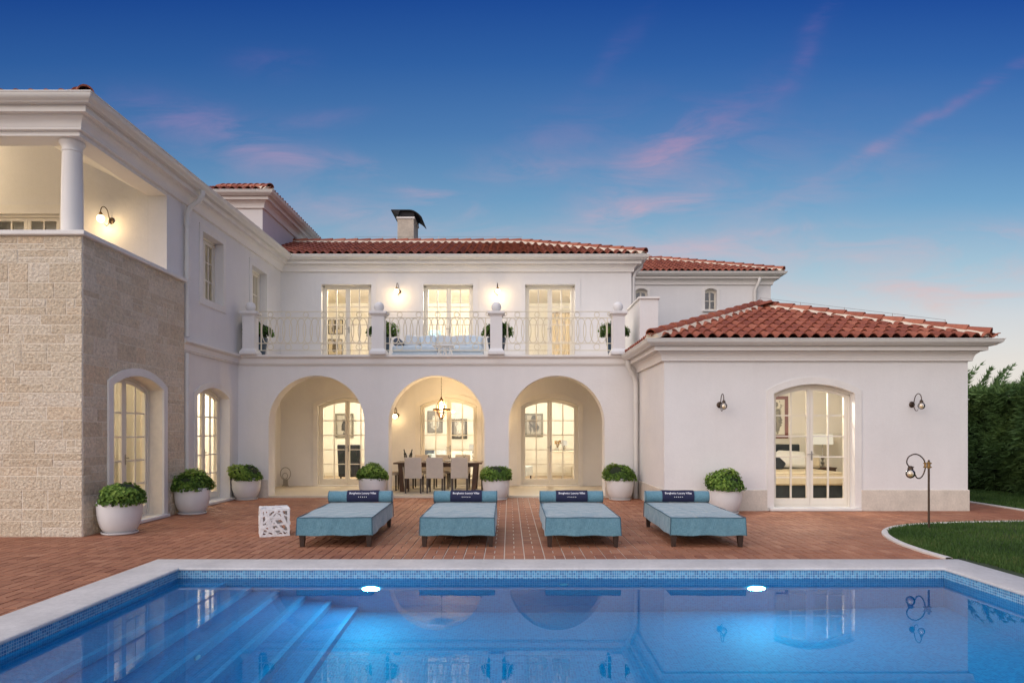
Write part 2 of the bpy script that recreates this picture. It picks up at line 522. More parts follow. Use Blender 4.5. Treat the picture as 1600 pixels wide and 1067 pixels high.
def mosaic(name, c0, c1, c2, grout, size=0.026):
    m, g = new_mat(name)
    uv = g.n('ShaderNodeUVMap', {'uv_map': 'uv'}).outputs[0]
    s = g.vec('SCALE', uv)
    s.node.inputs['Scale'].default_value = 1.0 / size
    cell = g.vec('FLOOR', s)
    fr = g.vec('FRACTION', s)
    wn = g.n('ShaderNodeTexWhiteNoise', {'noise_dimensions': '2D'}, Vector=cell).outputs['Value']
    c = g.ramp(wn, [(0.0, c0), (0.5, c1), (1.0, c2)])
    sp = g.n('ShaderNodeSeparateXYZ', i0=fr)
    ex = g.math('MINIMUM', sp.outputs[0], g.math('SUBTRACT', 1.0, sp.outputs[0]))
    ey = g.math('MINIMUM', sp.outputs[1], g.math('SUBTRACT', 1.0, sp.outputs[1]))
    e = g.math('MINIMUM', ex, ey)
    gr = g.n('ShaderNodeMapRange', Value=e, From_Min=0.05, From_Max=0.09).outputs[0]
    cc = g.mix(gr, grout, c)
    surf(g, Base_Color=cc, Roughness=0.5)
    return m


def weave(name, c0, c1, sc_=260.0):
    m, g = new_mat(name)
    co = g.n('ShaderNodeTexCoord').outputs['Object']
    uv = g.n('ShaderNodeUVMap', {'uv_map': 'uv'}).outputs[0]
    a = g.n('ShaderNodeTexNoise', Vector=g.n('ShaderNodeMapping', Vector=uv, Scale=(sc_, sc_ * 0.12, 1)).outputs[0], Scale=1.0, Detail=2.0).outputs['Fac']
    b_ = g.n('ShaderNodeTexNoise', Vector=g.n('ShaderNodeMapping', Vector=uv, Scale=(sc_ * 0.12, sc_, 1)).outputs[0], Scale=1.0, Detail=2.0).outputs['Fac']
    big = g.n('ShaderNodeTexNoise', Vector=co, Scale=4.0, Detail=4.0).outputs['Fac']
    f = g.math('ADD', g.math('MULTIPLY', g.math('ADD', a, b_), 0.42), g.math('MULTIPLY', big, 0.16))
    c = g.ramp(f, [(0.36, c0), (0.64, c1)])
    bump = g.n('ShaderNodeBump', Strength=0.3, Distance=0.003, Height=g.math('ADD', a, b_)).outputs[0]
    fold = g.n('ShaderNodeTexNoise', Vector=g.n('ShaderNodeMapping', Vector=co, Scale=(7, 4, 5)).outputs[0], Scale=1.0, Detail=2.0).outputs['Fac']
    bump2 = g.n('ShaderNodeBump', Strength=0.6, Distance=0.04, Height=fold, Normal=bump).outputs[0]
    b = surf(g, Base_Color=c, Roughness=0.9, Normal=bump2)
    b.inputs['Specular IOR Level'].default_value = 0.15
    b.inputs['Sheen Weight'].default_value = 0.45
    b.inputs['Sheen Roughness'].default_value = 0.4
    return m


def leaf(name, ramp_, rough=0.5, transl=0.25):
    m, g = new_mat(name)
    ta = g.n('ShaderNodeAttribute', {'attribute_name': 'tint'}).outputs['Fac']
    c = g.ramp(ta, ramp_)
    d = g.n('ShaderNodeBsdfPrincipled', Base_Color=c, Roughness=rough)
    d.inputs['Specular IOR Level'].default_value = 0.3
    t = g.n('ShaderNodeBsdfTranslucent', Color=c)
    mx = g.n('ShaderNodeMixShader', i0=transl, i1=d.outputs[0], i2=t.outputs[0])
    g.n('ShaderNodeOutputMaterial', Surface=mx.outputs[0])
    return m


def pane_glass(name='window_glass', refl=0.06, tintc=(0.97, 0.98, 0.97)):
    m, g = new_mat(name)
    fr = g.n('ShaderNodeFresnel', IOR=1.5).outputs[0]
    f = g.math('MULTIPLY_ADD', fr, 1.0, refl - 0.04, clamp=True)
    t = g.n('ShaderNodeBsdfTransparent', Color=tintc)
    gl = g.n('ShaderNodeBsdfGlossy', Color=(1.0, 1.0, 1.0), Roughness=0.0)
    mx = g.n('ShaderNodeMixShader', i0=f, i1=t.outputs[0], i2=gl.outputs[0])
    g.n('ShaderNodeOutputMaterial', Surface=mx.outputs[0])
    return m


def emit(name, c, s):
    m, g = new_mat(name)
    e = g.n('ShaderNodeEmission', Color=c, Strength=s)
    g.n('ShaderNodeOutputMaterial', Surface=e.outputs[0])
    return m


def water():
    m, g = new_mat('pool_water')
    co = g.n('ShaderNodeTexCoord').outputs['Object']
    mp = g.n('ShaderNodeMapping', Vector=co, Scale=(1.0, 1.0, 1.0)).outputs[0]
    h = g.n('ShaderNodeTexNoise', Vector=mp, Scale=2.2, Detail=2.0, Roughness=0.5).outputs['Fac']
    bp = g.n('ShaderNodeBump', Strength=0.02, Distance=0.008, Height=h).outputs[0]
    fr = g.math('MULTIPLY', g.n('ShaderNodeFresnel', IOR=1.33, Normal=bp).outputs[0], 0.72)
    rf = g.n('ShaderNodeBsdfRefraction', Color=(0.20, 0.84, 1.0), Roughness=0.0, IOR=1.33, Normal=bp)
    gs = g.n('ShaderNodeBsdfGlossy', Color=(1.0, 1.0, 1.0), Roughness=0.0, Normal=bp)
    gl = g.n('ShaderNodeMixShader', i0=fr, i1=rf.outputs[0], i2=gs.outputs[0])
    g.n('ShaderNodeOutputMaterial', Surface=gl.outputs[0])
    return m


M['brick'] = brick_pavers()
M['stone'] = split_stone()
M['tile'] = roof_tile()
M['mosaic'] = mosaic('blue_glass_mosaic', (0.004, 0.26, 0.49), (0.006, 0.33, 0.57), (0.010, 0.41, 0.63), (0.03, 0.46, 0.65))
M['tread'] = mosaic('pale_blue_mosaic', (0.006, 0.21, 0.43), (0.009, 0.26, 0.50), (0.016, 0.31, 0.55), (0.035, 0.35, 0.58))
M['edge'] = mosaic('pale_edge_mosaic', (0.03, 0.32, 0.58), (0.05, 0.37, 0.63), (0.09, 0.44, 0.67), (0.12, 0.46, 0.66))
M['band'] = mosaic('waterline_mosaic', (0.02, 0.14, 0.32), (0.045, 0.24, 0.44), (0.11, 0.38, 0.56), (0.45, 0.60, 0.66))
M['fabric'] = weave('teal_blue_upholstery', (0.075, 0.180, 0.235), (0.165, 0.310, 0.370), 170.0)
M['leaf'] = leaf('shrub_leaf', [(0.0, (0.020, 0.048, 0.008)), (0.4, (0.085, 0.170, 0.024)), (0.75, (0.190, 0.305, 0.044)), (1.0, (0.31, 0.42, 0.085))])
M['hedge'] = leaf('cypress_needles', [(0.0, (0.042, 0.082, 0.030)), (0.5, (0.108, 0.195, 0.058)), (1.0, (0.20, 0.29, 0.075))], 0.6, 0.15)
M['grass'] = leaf('grass_blade', [(0.0, (0.030, 0.070, 0.014)), (0.5, (0.055, 0.115, 0.022)), (0.9, (0.085, 0.150, 0.032)), (1.0, (0.15, 0.16, 0.06))], 0.6, 0.2)
M['core'] = pbr('shrub_shade', (0.012, 0.022, 0.007), 0.95, 0.2, 10.0)  # near-black green standing for the shade inside foliage
M['glass'] = pane_glass()
M['sky_glass'] = pane_glass('sky_reflection_glass', 0.09, (0.50, 0.70, 0.90))  # blue tint paints the sky's reflection into the rear panes
M['globe_off'] = pane_glass('clear_globe_glass', 0.22, (0.97, 0.93, 0.84))
M['globe_on'] = emit('glowing_globe', (1.0, 0.76, 0.42), 6.5)
M['filament'] = pbr('amber_bulb', (0.72, 0.58, 0.36), 0.3, 0.1, 10)
M['lamp_shade'] = emit('lit_linen_shade', (1.0, 0.88, 0.68), 0.85)
M['blue_shade'] = pbr('blue_lamp_shade', (0.20, 0.36, 0.50), 0.8, 0.05, 10)
M['bulb'] = emit('warm_bulb', (1.0, 0.80, 0.52), 6.0)
M['pool_lens'] = emit('pool_lamp_lens', (0.80, 0.92, 1.0), 40.0)
M['water'] = water()
M['clear_glass'] = pane_glass('clear_tableware_glass', 0.09, (0.96, 0.97, 0.95))
# ================================================================== the villa
VL = (-1.6, 16.1, 0.0)
villa = thing('villa', 'white stuccoed villa with red tiled roofs, arched loggia and stone corner tower behind the pool', 'villa', VL)


def vp(mb, name, mat, parent=None, label=None, smooth=35, bevel=0):
    o = mb.build(name, M[mat] if isinstance(mat, str) else mat, parent or villa, VL, smooth, bevel)
    if label: o['label'] = label
    return o


class Pl:
    """a vertical wall plane: point(u, z, depth) with depth measured into the wall"""
    def __init__(self, kind, c):
        self.kind, self.c = kind, c      # 'F' faces -Y at y=c ; 'R' faces +X at x=c ; 'L' faces -X at x=c

    def __call__(self, u, z, d=0.0):
        if self.kind == 'F': return (u, self.c + d, z)
        if self.kind == 'R': return (self.c - d, u, z)
        return (self.c + d, u, z)


class Op:
    def __init__(self, uc, half, zb, zs, za=None):
        self.uc, self.h, self.zb, self.zs = uc, half, zb, zs
        self.za = zs if za is None else za

    def top(self, u):
        r = self.za - self.zs
        if r < 1e-4: return self.zs
        RR = (self.h ** 2 + r * r) / (2 * r)
        return self.za - RR + math.sqrt(max(0.0, RR * RR - (u - self.uc) ** 2))

    def us(self, n=28):
        if self.za - self.zs < 1e-4:
            return [self.uc - self.h, self.uc + self.h]
        if abs((self.za - self.zs) - self.h) < 0.02:
            return [self.uc - self.h * math.cos(math.pi * k / n) for k in range(n + 1)]
        return [self.uc - self.h + 2 * self.h * k / n for k in range(n + 1)]

    def outline(self, n=28):
        pts = [(self.uc - self.h, self.zb)]
        pts += [(u, self.top(u)) for u in self.us(n)]
        pts.append((self.uc + self.h, self.zb))
        return pts

    def grow(self, w, sill=0.0):
        return Op(self.uc, self.h + w, self.zb - sill, self.zs + w * (0.5 if self.za > self.zs + 1e-4 else 1.0), self.za + w)


def wall(mb, P, u0, u1, z0, z1, th, ops=(), reveal=True):
    ops = sorted(ops, key=lambda o: o.uc)
    cur = u0
    def strip(a, b, za0, za1, zb0, zb1):
        for d in (0.0, th):
            q = [P(a, za0, d), P(b, zb0, d), P(b, zb1, d), P(a, za1, d)]
            mb.poly(*(q if (d == 0) == (P.kind != 'R' or True) else q[::-1]))
    for o in ops:
        strip(cur, o.uc - o.h, z0, z1, z0, z1)
        us = o.us()
        for a, b in zip(us[:-1], us[1:]):
            strip(a, b, o.top(a), z1, o.top(b), z1)
        if o.zb > z0 + 1e-4:
            strip(o.uc - o.h, o.uc + o.h, z0, o.zb, z0, o.zb)
        if reveal:
            pts = o.outline()
            r0 = [mb.vert(P(u, z, 0)) for u, z in pts]
            r1 = [mb.vert(P(u, z, th)) for u, z in pts]
            mb.ring_join([r0, r1], closed_ring=o.zb > z0 + 1e-4)
        cur = o.uc + o.h
    strip(cur, u1, z0, z1, z0, z1)
    # edges
    for (a, b) in (((u0, z0), (u0, z1)), ((u1, z0), (u1, z1)), ((u0, z1), (u1, z1)), ((u0, z0), (u1, z0))):
        mb.poly(P(*a, 0), P(*b, 0), P(*b, th), P(*a, th))
    return mb


def surround(mb, P, o, w, proud, depth=0.02, sill=False):
    """a flat moulded band round an opening"""
    big = o.grow(w, w if sill else 0)
    a = o.outline()
    n = len(a)
    us = [big.uc + (u - o.uc) * big.h / o.h for u, _ in a]
    b = [(us[0], big.zb)] + [(u, big.top(u)) for u in us[1:-1]] + [(us[-1], big.zb)]
    rings = [[mb.vert(P(u, z, depth)) for u, z in a], [mb.vert(P(u, z, -proud)) for u, z in a],
             [mb.vert(P(u, z, -proud)) for u, z in b], [mb.vert(P(u, z, 0.0)) for u, z in b]]
    mb.ring_join(rings, closed_ring=sill)
    return mb


def bar(mb, P, u0, u1, z0, z1, d0, d1):
    p = [P(u, z, d) for z in (z0, z1) for u, d in ((u0, d0), (u1, d0), (u1, d1), (u0, d1))]
    mb.hexa(p[:4], p[4:])


def arc_band(mb, P, o, lo, hi, d0, d1, u0=None, u1=None, n=24):
    """band hanging below an opening's head, from top-hi to top-lo"""
    a = o.uc - o.h if u0 is None else u0
    b = o.uc + o.h if u1 is None else u1
    us = [a + (b - a) * k / n for k in range(n + 1)]
    rings = []
    for (off, d) in ((lo, d0), (lo, d1), (hi, d1), (hi, d0)):
        rings.append([mb.vert(P(u, o.top(u) - off, d)) for u in us])
    mb.ring_join(rings + [rings[0]], closed_ring=False)


def french_door(P, o, rec, rows, surround_w=0.13, proud=0.022, cols=2, sill=True, glass='glass', label=None, name='door', bottom=0.13, lab_w=0.022, handle=True, trim='trim', window_sill=False, sur_depth=0.0, fw=0.045, st=0.062):
    fr = MB()
    e = 0.004
    L, Rr = o.uc - o.h + 0.004, o.uc + o.h - 0.004
    # fixed frame
    bar(fr, P, L, L + fw, o.zb, o.zs - 0.02, rec, rec + 0.09)
    bar(fr, P, Rr - fw, Rr, o.zb, o.zs - 0.02, rec, rec + 0.09)
    arc_band(fr, P, o, 0.003, 0.05, rec, rec + 0.09)
    bar(fr, P, L + fw, Rr - fw, o.zb, o.zb + 0.035, rec + 0.01, rec + 0.08)
    # leaves
    nleaf = 2 if cols > 0 else 1
    z0 = o.zb + 0.04
    d0, d1 = rec + 0.018, rec + 0.068
    iL, iR = L + fw + 0.004, Rr - fw - 0.004
    mid = o.uc
    for (a, b) in ((iL, mid - 0.003), (mid + 0.003, iR)):
        arc_band(fr, P, o, 0.055, 0.055 + 0.06, d0, d1, a, b, 12)
        for (s0, s1) in ((a, a + st), (b - st, b)):
            zt = min(o.top(s0), o.top(s1)) - 0.085
            bar(fr, P, s0, s1, z0, zt, d0 - e, d1 + e)
        bar(fr, P, a + st, b - st, z0, z0 + bottom, d0, d1)
        mc = (a + b) / 2
        nc = cols
        for k in range(1, nc):
            u = a + st + (b - a - 2 * st) * k / nc
            bar(fr, P, u - 0.014, u + 0.014, z0 + bottom, o.top(u) - 0.10, d0 + 0.006, d1 - 0.006)
        ztop = o.zs + (o.za - o.zs) * 0.45 - 0.10
        zz0 = z0 + bottom
        for k in range(1, rows):
            z = zz0 + (ztop - zz0) * k / rows
            bar(fr, P, a + st, b - st, z - 0.013, z + 0.013, d0 + 0.010, d1 - 0.010)
    door = vp(fr, name, 'door_paint', label=label)
    pn = MB()
    us = [iL + 0.02 + (iR - iL - 0.04) * k / 16 for k in range(17)]
    dm = (d0 + d1) / 2
    for a, b in zip(us[:-1], us[1:]):
        pn.poly(P(a, z0 + bottom - 0.02, dm), P(b, z0 + bottom - 0.02, dm), P(b, o.top(b) - 0.09, dm), P(a, o.top(a) - 0.09, dm))
    vp(pn, 'pane', glass, door, smooth=0)
    if surround_w:
        sm = MB()
        surround(sm, P, o, surround_w, proud, sur_depth, sill=window_sill)
        vp(sm, 'surround', trim, door)
    if sill:
        si = MB()
        bar(si, P, o.uc - o.h - 0.10, o.uc + o.h + 0.10, o.zb - 0.055, o.zb - 0.002, -0.10, rec + 0.10)
        vp(si, 'sill', 'trim', door, bevel=0.008)
    if handle:
        hm = MB()
        zc = o.zb + 1.02
        bar(hm, P, mid + 0.02, mid + 0.045, zc - 0.09, zc + 0.09, d0 - 0.014, d0 - 0.0045)
        bar(hm, P, mid + 0.026, mid + 0.040, zc + 0.02, zc + 0.036, d0 - 0.055, d0 - 0.0145)
        bar(hm, P, mid - 0.075, mid + 0.040, zc + 0.0205, zc + 0.0355, d0 - 0.068, d0 - 0.0555)
        vp(hm, 'handle', 'steel', door, smooth=0)
    return door


# plan: left wing x <= -6.40, main block between, right pavilion x 3.05..9.03
XL, XST = -6.40, -6.32
YS, YSE = 10.10, 13.27           # stone corner tower, front and rear end
YA, YB = 16.10, 19.10            # arcade plane, upper wall plane
XR0, XR1, YR, YRB = 3.05, 9.03, 13.45, 19.4
ZF = 3.36                         # balcony level
PA, PB, PW, PS, PF = Pl('F', YA), Pl('F', YB), Pl('R', XL), Pl('R', XST), Pl('F', YS)
PR, PRL = Pl('F', YR), Pl('L', XR0)

ARC = [-4.55, -1.72, 1.115]
arch_ops = [Op(c, 1.13, 0.0, 1.75, 2.88) for c in ARC]
DW = 0.795
low_doors = [Op(c, 0.80, 0.07, 2.28, 2.50) for c in (-4.56, -1.70, 1.13)]
up_doors = [Op(c, 0.695, ZF + 0.05, 5.68) for c in (-4.56, -1.713, 1.138)]
side_door_a = Op(11.64, 0.79, 0.06, 2.30, 2.50)
side_door_b = Op(14.77, 0.80, 0.06, 2.30, 2.50)
side_window = Op(14.73, 0.51, 4.35, 5.735)
side_balcony_door = Op(17.46, 0.515, ZF + 0.05, 5.70)
bed_door = Op(6.0, 0.795, 0.06, 2.31, 2.495)
loggia_door = Op(-9.05, 0.66, 3.56, 5.62)

w = MB(); wall(w, PA, XL, XR0, 0.0, ZF - 0.25, 0.44, arch_ops)
vp(w, 'wall', 'stucco', label='white arcade wall with three round arches')
w = MB(); wall(w, PB, XL, 3.41, 0.0, ZF - 0.02, 0.35, low_doors)
vp(w, 'wall', 'stucco', label='rear wall of the loggia with three glazed doors')
w = MB(); wall(w, PB, XL, 3.41, ZF - 0.02, 6.06, 0.35, up_doors)
vp(w, 'wall', 'stucco', label='upper storey wall behind the balcony')
w = MB(); wall(w, Pl('R', 3.41), YB + 0.35, 24.4, 0.0, 6.06, 0.3)
vp(w, 'wall', 'stucco')
w = MB(); wall(w, PW, YSE, YB, 0.0, ZF - 0.1, 0.35, [side_door_b])
vp(w, 'wall', 'stucco', label='white side wall of the left wing')
w = MB(); wall(w, PW, YSE, YB, ZF - 0.1, 6.06, 0.35, [side_window, side_balcony_door])
w.box(XL - 0.35, XL, 12.75, YSE - 0.001, 4.53, 6.06)
vp(w, 'wall', 'stucco')
w = MB(); wall(w, Pl('R', XST - 0.0035), YS + 0.004, YSE - 0.002, 0.0, 4.45, 0.40, [side_door_a])
wall(w, Pl('F', YS + 0.0035), -14.0, XST - 0.008, 0.0, 4.45, 0.3)
vp(w, 'wall', 'mortar', label='mortar backing of the stone corner')
w = MB(); wall(w, PR, XR0, XR1, 0.0, 2.99, 0.3, [bed_door])
wall(w, PRL, YR + 0.3, YRB, 0.0, 2.99, 0.3)
wall(w, Pl('R', XR1), YR + 0.3, YRB, 0.0, 2.99, 0.3)
wall(w, Pl('F', YRB), XR0, XR1, 0.0, 2.99, 0.3)
vp(w, 'wall', 'stucco', label='white pavilion walls on the right')


# ---- split-face stone cladding of the corner tower
def stones(mb, P, u0, u1, z0, z1, op=None, corner='none', rnd=random.Random(3)):
    big = op.grow(0.07) if op else None
    z = z0
    def stone(a, b, c, d, pr):
        j = 0.0055
        a2, b2, c2, d2 = a + j, b - j, c + j, d - j
        mb.tint = rnd.random() ** 1.1 if rnd.random() < 0.86 else rnd.uniform(0.85, 1.0)
        e = 0.005
        segs = [(a2, b2)]
        if big and b2 > big.uc - big.h and a2 < big.uc + big.h and c2 < big.za:
            segs = []
            if a2 < big.uc - big.h: segs.append((a2, big.uc - big.h))
            n = 24
            lo, hi = max(a2, big.uc - big.h), min(b2, big.uc + big.h)
            for k in range(n):
                s, t = lo + (hi - lo) * k / n, lo + (hi - lo) * (k + 1) / n
                zt = max(c2, big.top((s + t) / 2))
                if zt < d2 - 0.005:
                    mb.poly(P(s, zt, -pr), P(t, zt, -pr), P(t, d2, -pr), P(s, d2, -pr))
            if b2 > big.uc + big.h: segs.append((big.uc + big.h, b2))
        for (s, t) in segs:
            if t - s < 0.02: continue
            o_ = [mb.vert(P(u, zz_, 0.005)) for u, zz_ in ((s, c2), (t, c2), (t, d2), (s, d2))]
            m_ = [mb.vert(P(u, zz_, -pr + e)) for u, zz_ in ((s, c2), (t, c2), (t, d2), (s, d2))]
            i_ = [mb.vert(P(u, zz_, -pr)) for u, zz_ in ((s + e, c2 + e), (t - e, c2 + e), (t - e, d2 - e), (s + e, d2 - e))]
            mb.ring_join([o_, m_, i_])
            mb.face(i_)
    while z < z1 - 0.02:
        h = rnd.choice([0.14, 0.17, 0.20, 0.20, 0.24, 0.29])
        if z + h > z1 - 0.10: h = z1 - z
        u = u0
        first = True
        while u < u1 - 0.02:
            L = rnd.choice([0.30, 0.38, 0.46, 0.55, 0.62, 0.75])
            if first: L *= rnd.uniform(0.5, 1.0)
            if u + L > u1 - 0.2: L = u1 - u
            first = False
            if h > 0.19 and rnd.random() < 0.42:
                c = z + h * rnd.choice([0.42, 0.5, 0.58])
                if rnd.random() < 0.5:
                    stone(u, u + L, z, c, rnd.uniform(0.0, 0.006)); stone(u, u + L, c, z + h, rnd.uniform(0.0, 0.006))
                else:
                    q = u + L * rnd.uniform(0.35, 0.65)
                    stone(u, u + L, z, c, rnd.uniform(0.0, 0.006)); stone(u, q, c, z + h, rnd.uniform(0, 0.006)); stone(q, u + L, c, z + h, rnd.uniform(0, 0.006))
            else:
                stone(u, u + L, z, z + h, rnd.uniform(0.0, 0.007))
            u += L
        z += h
    mb.tint = 0.5


s = MB()
stones(s, PF, -14.0, XST - 0.001, 0.0, 4.45, rnd=random.Random(5))
stones(s, PS, YS + 0.022, YSE, 0.0, 4.45, side_door_a, rnd=random.Random(11))
vp(s, 'stone_cladding', 'stone', label='split-face limestone cladding of the left corner', smooth=0)
c = MB()
c.sweep([(-14.0, YS), (XST, YS), (XST, YSE)], [(-0.42, 4.452), (0.05, 4.452), (0.062, 4.464), (0.062, 4.512), (0.05, 4.524), (-0.42, 4.524)])
vp(c, 'coping_slab', 'trim', label='pale stone cap on the upper loggia parapet')

# ---- plinths
c = MB()
c.sweep([(XR0, YA - 0.01), (XR0, YR), (bed_door.uc - bed_door.h - 0.132, YR)], [(0, 0.0), (0.022, 0.0), (0.022, 0.405), (0.012, 0.418), (0, 0.418)])
vp(c, 'plinth', 'plinth')
c = MB()
c.sweep([(bed_door.uc + bed_door.h + 0.132, YR), (XR1, YR), (XR1, YRB)], [(0, 0.0), (0.022, 0.0), (0.022, 0.405), (0.012, 0.418), (0, 0.418)])
vp(c, 'plinth', 'plinth')
xs = [XL + 0.002] + [v for a in ARC for v in (a - 1.13 - 0.012, a + 1.13 + 0.012)] + [XR0 - 0.026]
for a, b in zip(xs[::2], xs[1::2]):
    c = MB()
    i0, i1 = (a + 0.012 if a > XL + 0.1 else a), (b - 0.012 if b < XR0 - 0.1 else b)
    c.box(i0 - (0.012 if a > XL + 0.1 else 0), i1 + (0.012 if b < XR0 - 0.1 else 0), YA - 0.018, YA + 0.445, 0.0, 0.43)
    vp(c, 'plinth', 'plinth', bevel=0.004)

# ---- balcony ledge and floor
ledge = [(0, 3.13), (0.035, 3.13), (0.035, 3.155), (0.055, 3.165), (0.055, 3.27), (0.075, 3.285), (0.10, 3.30), (0.10, 3.315), (0.125, 3.315), (0.125, ZF), (0, ZF)]
c = MB(); c.sweep([(XL, YSE + 0.02), (XL, YA), (XR0 - 0.09, YA)], ledge)
vp(c, 'string_course', 'moulding', label='moulded ledge under the balcony', smooth=25)
c = MB(); c.box(XL + 0.001, XR0 - 0.001, YA + 0.001, YB - 0.001, 3.05, ZF - 0.004)
vp(c, 'balcony_floor', 'moulding')
c = MB(); c.box(XL + 0.001, XR0 - 0.001, YA + 0.0, YB - 0.001, 0.0, 0.045)
vp(c, 'loggia_floor', 'loggia_floor')
c = MB()
c.box(XR0 + 0.001, 3.48, YA - 0.12, YB - 0.001, 3.0, 4.66)
vp(c, 'parapet', 'stucco', label='white parapet wall at the right end of the balcony')
c = MB(); c.box(XR0 - 0.035, 3.52, YA - 0.16, YB - 0.001, 4.662, 4.715)
vp(c, 'parapet_cap', 'trim', bevel=0.006)


# ---- cornices and gutters
def cornice(path, z0, closed=False, scale=1.0, label=None):
    pr = [(0, 0.0), (0.055, 0.0), (0.062, 0.006), (0.062, 0.040), (0.068, 0.048), (0.073, 0.075), (0.084, 0.105), (0.102, 0.132), (0.124, 0.152),
          (0.140, 0.160), (0.140, 0.176), (0.156, 0.176), (0.156, 0.188), (0.240, 0.188), (0.240, 0.262), (0.252, 0.262), (0.252, 0.275), (0, 0.275)]
    c = MB(); c.sweep(path, [(o * scale, z0 + z * scale) for o, z in pr], closed)
    vp(c, 'cornice', 'moulding', smooth=25, label=label)
    gp = [(0.20, 0.278), (0.338, 0.278), (0.346, 0.290), (0.356, 0.298), (0.388, 0.312), (0.412, 0.332), (0.424, 0.356), (0.428, 0.378), (0.440, 0.384), (0.440, 0.398),
          (0.420, 0.400), (0.412, 0.380), (0.380, 0.345), (0.20, 0.345)]
    c = MB(); c.sweep(path, [(o * scale, z0 + z * scale) for o, z in gp], closed)
    vp(c, 'gutter', 'gutter', smooth=25)


cornice([(-14.0, YS + 0.06), (XL, YS + 0.06), (XL, YB), (3.41, YB), (3.41, 24.4)], 6.02, label='cornice of the main block and left wing')
cornice([(XR0, YA - 0.02), (XR0, YR), (XR1, YR), (XR1, YRB)], 2.944, label='cornice of the right pavilion')
# beam below the cornice over the upper loggia
c = MB()
c.box(-14.0, XL, YS + 0.06, YS + 0.42, 5.955, 6.3)
c.box(XL - 0.36, XL, YS + 0.421, 12.749, 5.955, 6.3)
vp(c, 'beam', 'moulding')

# ---- upper loggia of the left wing
lg = MB(); wall(lg, Pl('F', 12.75), -14.0, XL - 0.351, 3.5, 5.975, 0.3, [loggia_door])
lg.poly((-14.0, 12.7495, 5.975), (XL - 0.352, 12.7495, 5.975), (XL - 2.36, 12.7495, 7.0), (-14.0, 12.7495, 7.0))
vp(lg, 'wall', 'stucco', label='rear wall of the upper left loggia')
c = MB(); c.box(-14.0, XL - 0.37, YS + 0.34, 12.749, 3.42, 3.5)
vp(c, 'loggia_floor', 'loggia_floor')
c = MB()
zi, zo, xa, ya, rr = 6.99, 5.98, XL - 0.36, YS + 0.42, 2.0
c.poly((-14.0, ya, zo), (xa, ya, zo), (xa - rr, ya + rr, zi), (-14.0, ya + rr, zi))
c.poly((xa, ya, zo), (xa, 12.75, zo), (xa - rr, 12.75, zi), (xa - rr, ya + rr, zi))
c.poly((xa - rr, ya + rr, zi), (xa - rr, 12.75, zi), (-14.0, 12.75, zi), (-14.0, ya + rr, zi))
vp(c, 'vaulted_ceiling', 'stucco', smooth=0)
c = MB()
cx, cy = -6.66, 10.40
c.lathe([(0.15, 4.526), (0.168, 4.526), (0.168, 4.56), (0.155, 4.575), (0.15, 4.60), (0.149, 4.9), (0.145, 5.3), (0.136, 5.70), (0.133, 5.79), (0.145, 5.80), (0.145, 5.815), (0.134, 5.822),
         (0.136, 5.86), (0.150, 5.89), (0.168, 5.91), (0.178, 5.925), (0.178, 5.954), (0.05, 5.954)], (cx, cy, 0), 40)
vp(c, 'column', 'moulding', label='white round column at the loggia corner')

# ---- doors and windows
for i, o in enumerate(low_doors):
    french_door(PB, o, 0.10, 5, 0.125, 0.03, label=None)
for i, o in enumerate(up_doors):
    french_door(PB, o, 0.16, 4, 0.15, 0.016, sill=False, trim='stucco')
french_door(PW, side_door_b, 0.20, 5, 0.125, 0.02)
french_door(PS, side_door_a, 0.235, 5, 0.13, 0.035, label='arched glazed door in the stone wall', sur_depth=0.003)
french_door(PR, bed_door, 0.17, 5, 0.135, 0.02, label='arched glazed bedroom door')
french_door(PW, side_balcony_door, 0.17, 4, 0.15, 0.018, sill=False, trim='stucco')
french_door(PW, side_window, 0.17, 3, 0.14, 0.02, sill=False, name='window', bottom=0.05, handle=False, window_sill=True, st=0.045)
french_door(Pl('F', 12.75), loggia_door, 0.05, 4, 0.16, 0.025, sill=False)


# ---- rooms behind the glass
def room(x0, x1, y0, y1, z0, z1, name, wm, skip='', fm='room_floor'):
    """an open box; skip leaves out the side the outer wall closes"""
    c = MB(); c.box(x0, x1, y0, y1, z0, z1, skip=skip + 'b')
    vp(c, name, wm, smooth=0)
    c = MB(); c.poly((x0, y0, z0), (x1, y0, z0), (x1, y1, z0), (x0, y1, z0))
    vp(c, 'room_floor', fm, smooth=0)
    c = MB()
    if 'k' not in skip: c.box(x0 + 0.02, x1 - 0.02, y1 - 0.018, y1 - 0.002, z0 + 0.001, z0 + 0.12)
    if c.v: vp(c, 'skirting', 'door_paint', smooth=0)


room(XL + 0.05, 3.1, YB + 0.351, 23.3, 0.055, 3.05, 'living_room', 'room_wall', 'f')
room(XL + 0.05, 3.1, YB + 0.351, 23.6, ZF + 0.02, 6.0, 'upper_room', 'room_wall', 'f')
room(-11.5, XL - 0.352, 10.45, 19.0, 0.05, 3.1, 'side_room', 'room_wall', 'r')
room(-14.0, XL - 0.352, 13.06, 19.0, 3.51, 6.0, 'upper_side_room', 'room_wall', 'r')
room(XR0 + 0.31, XR1 - 0.31, YR + 0.301, 17.9, 0.05, 2.9, 'bedroom', 'bedroom_wall', 'f')
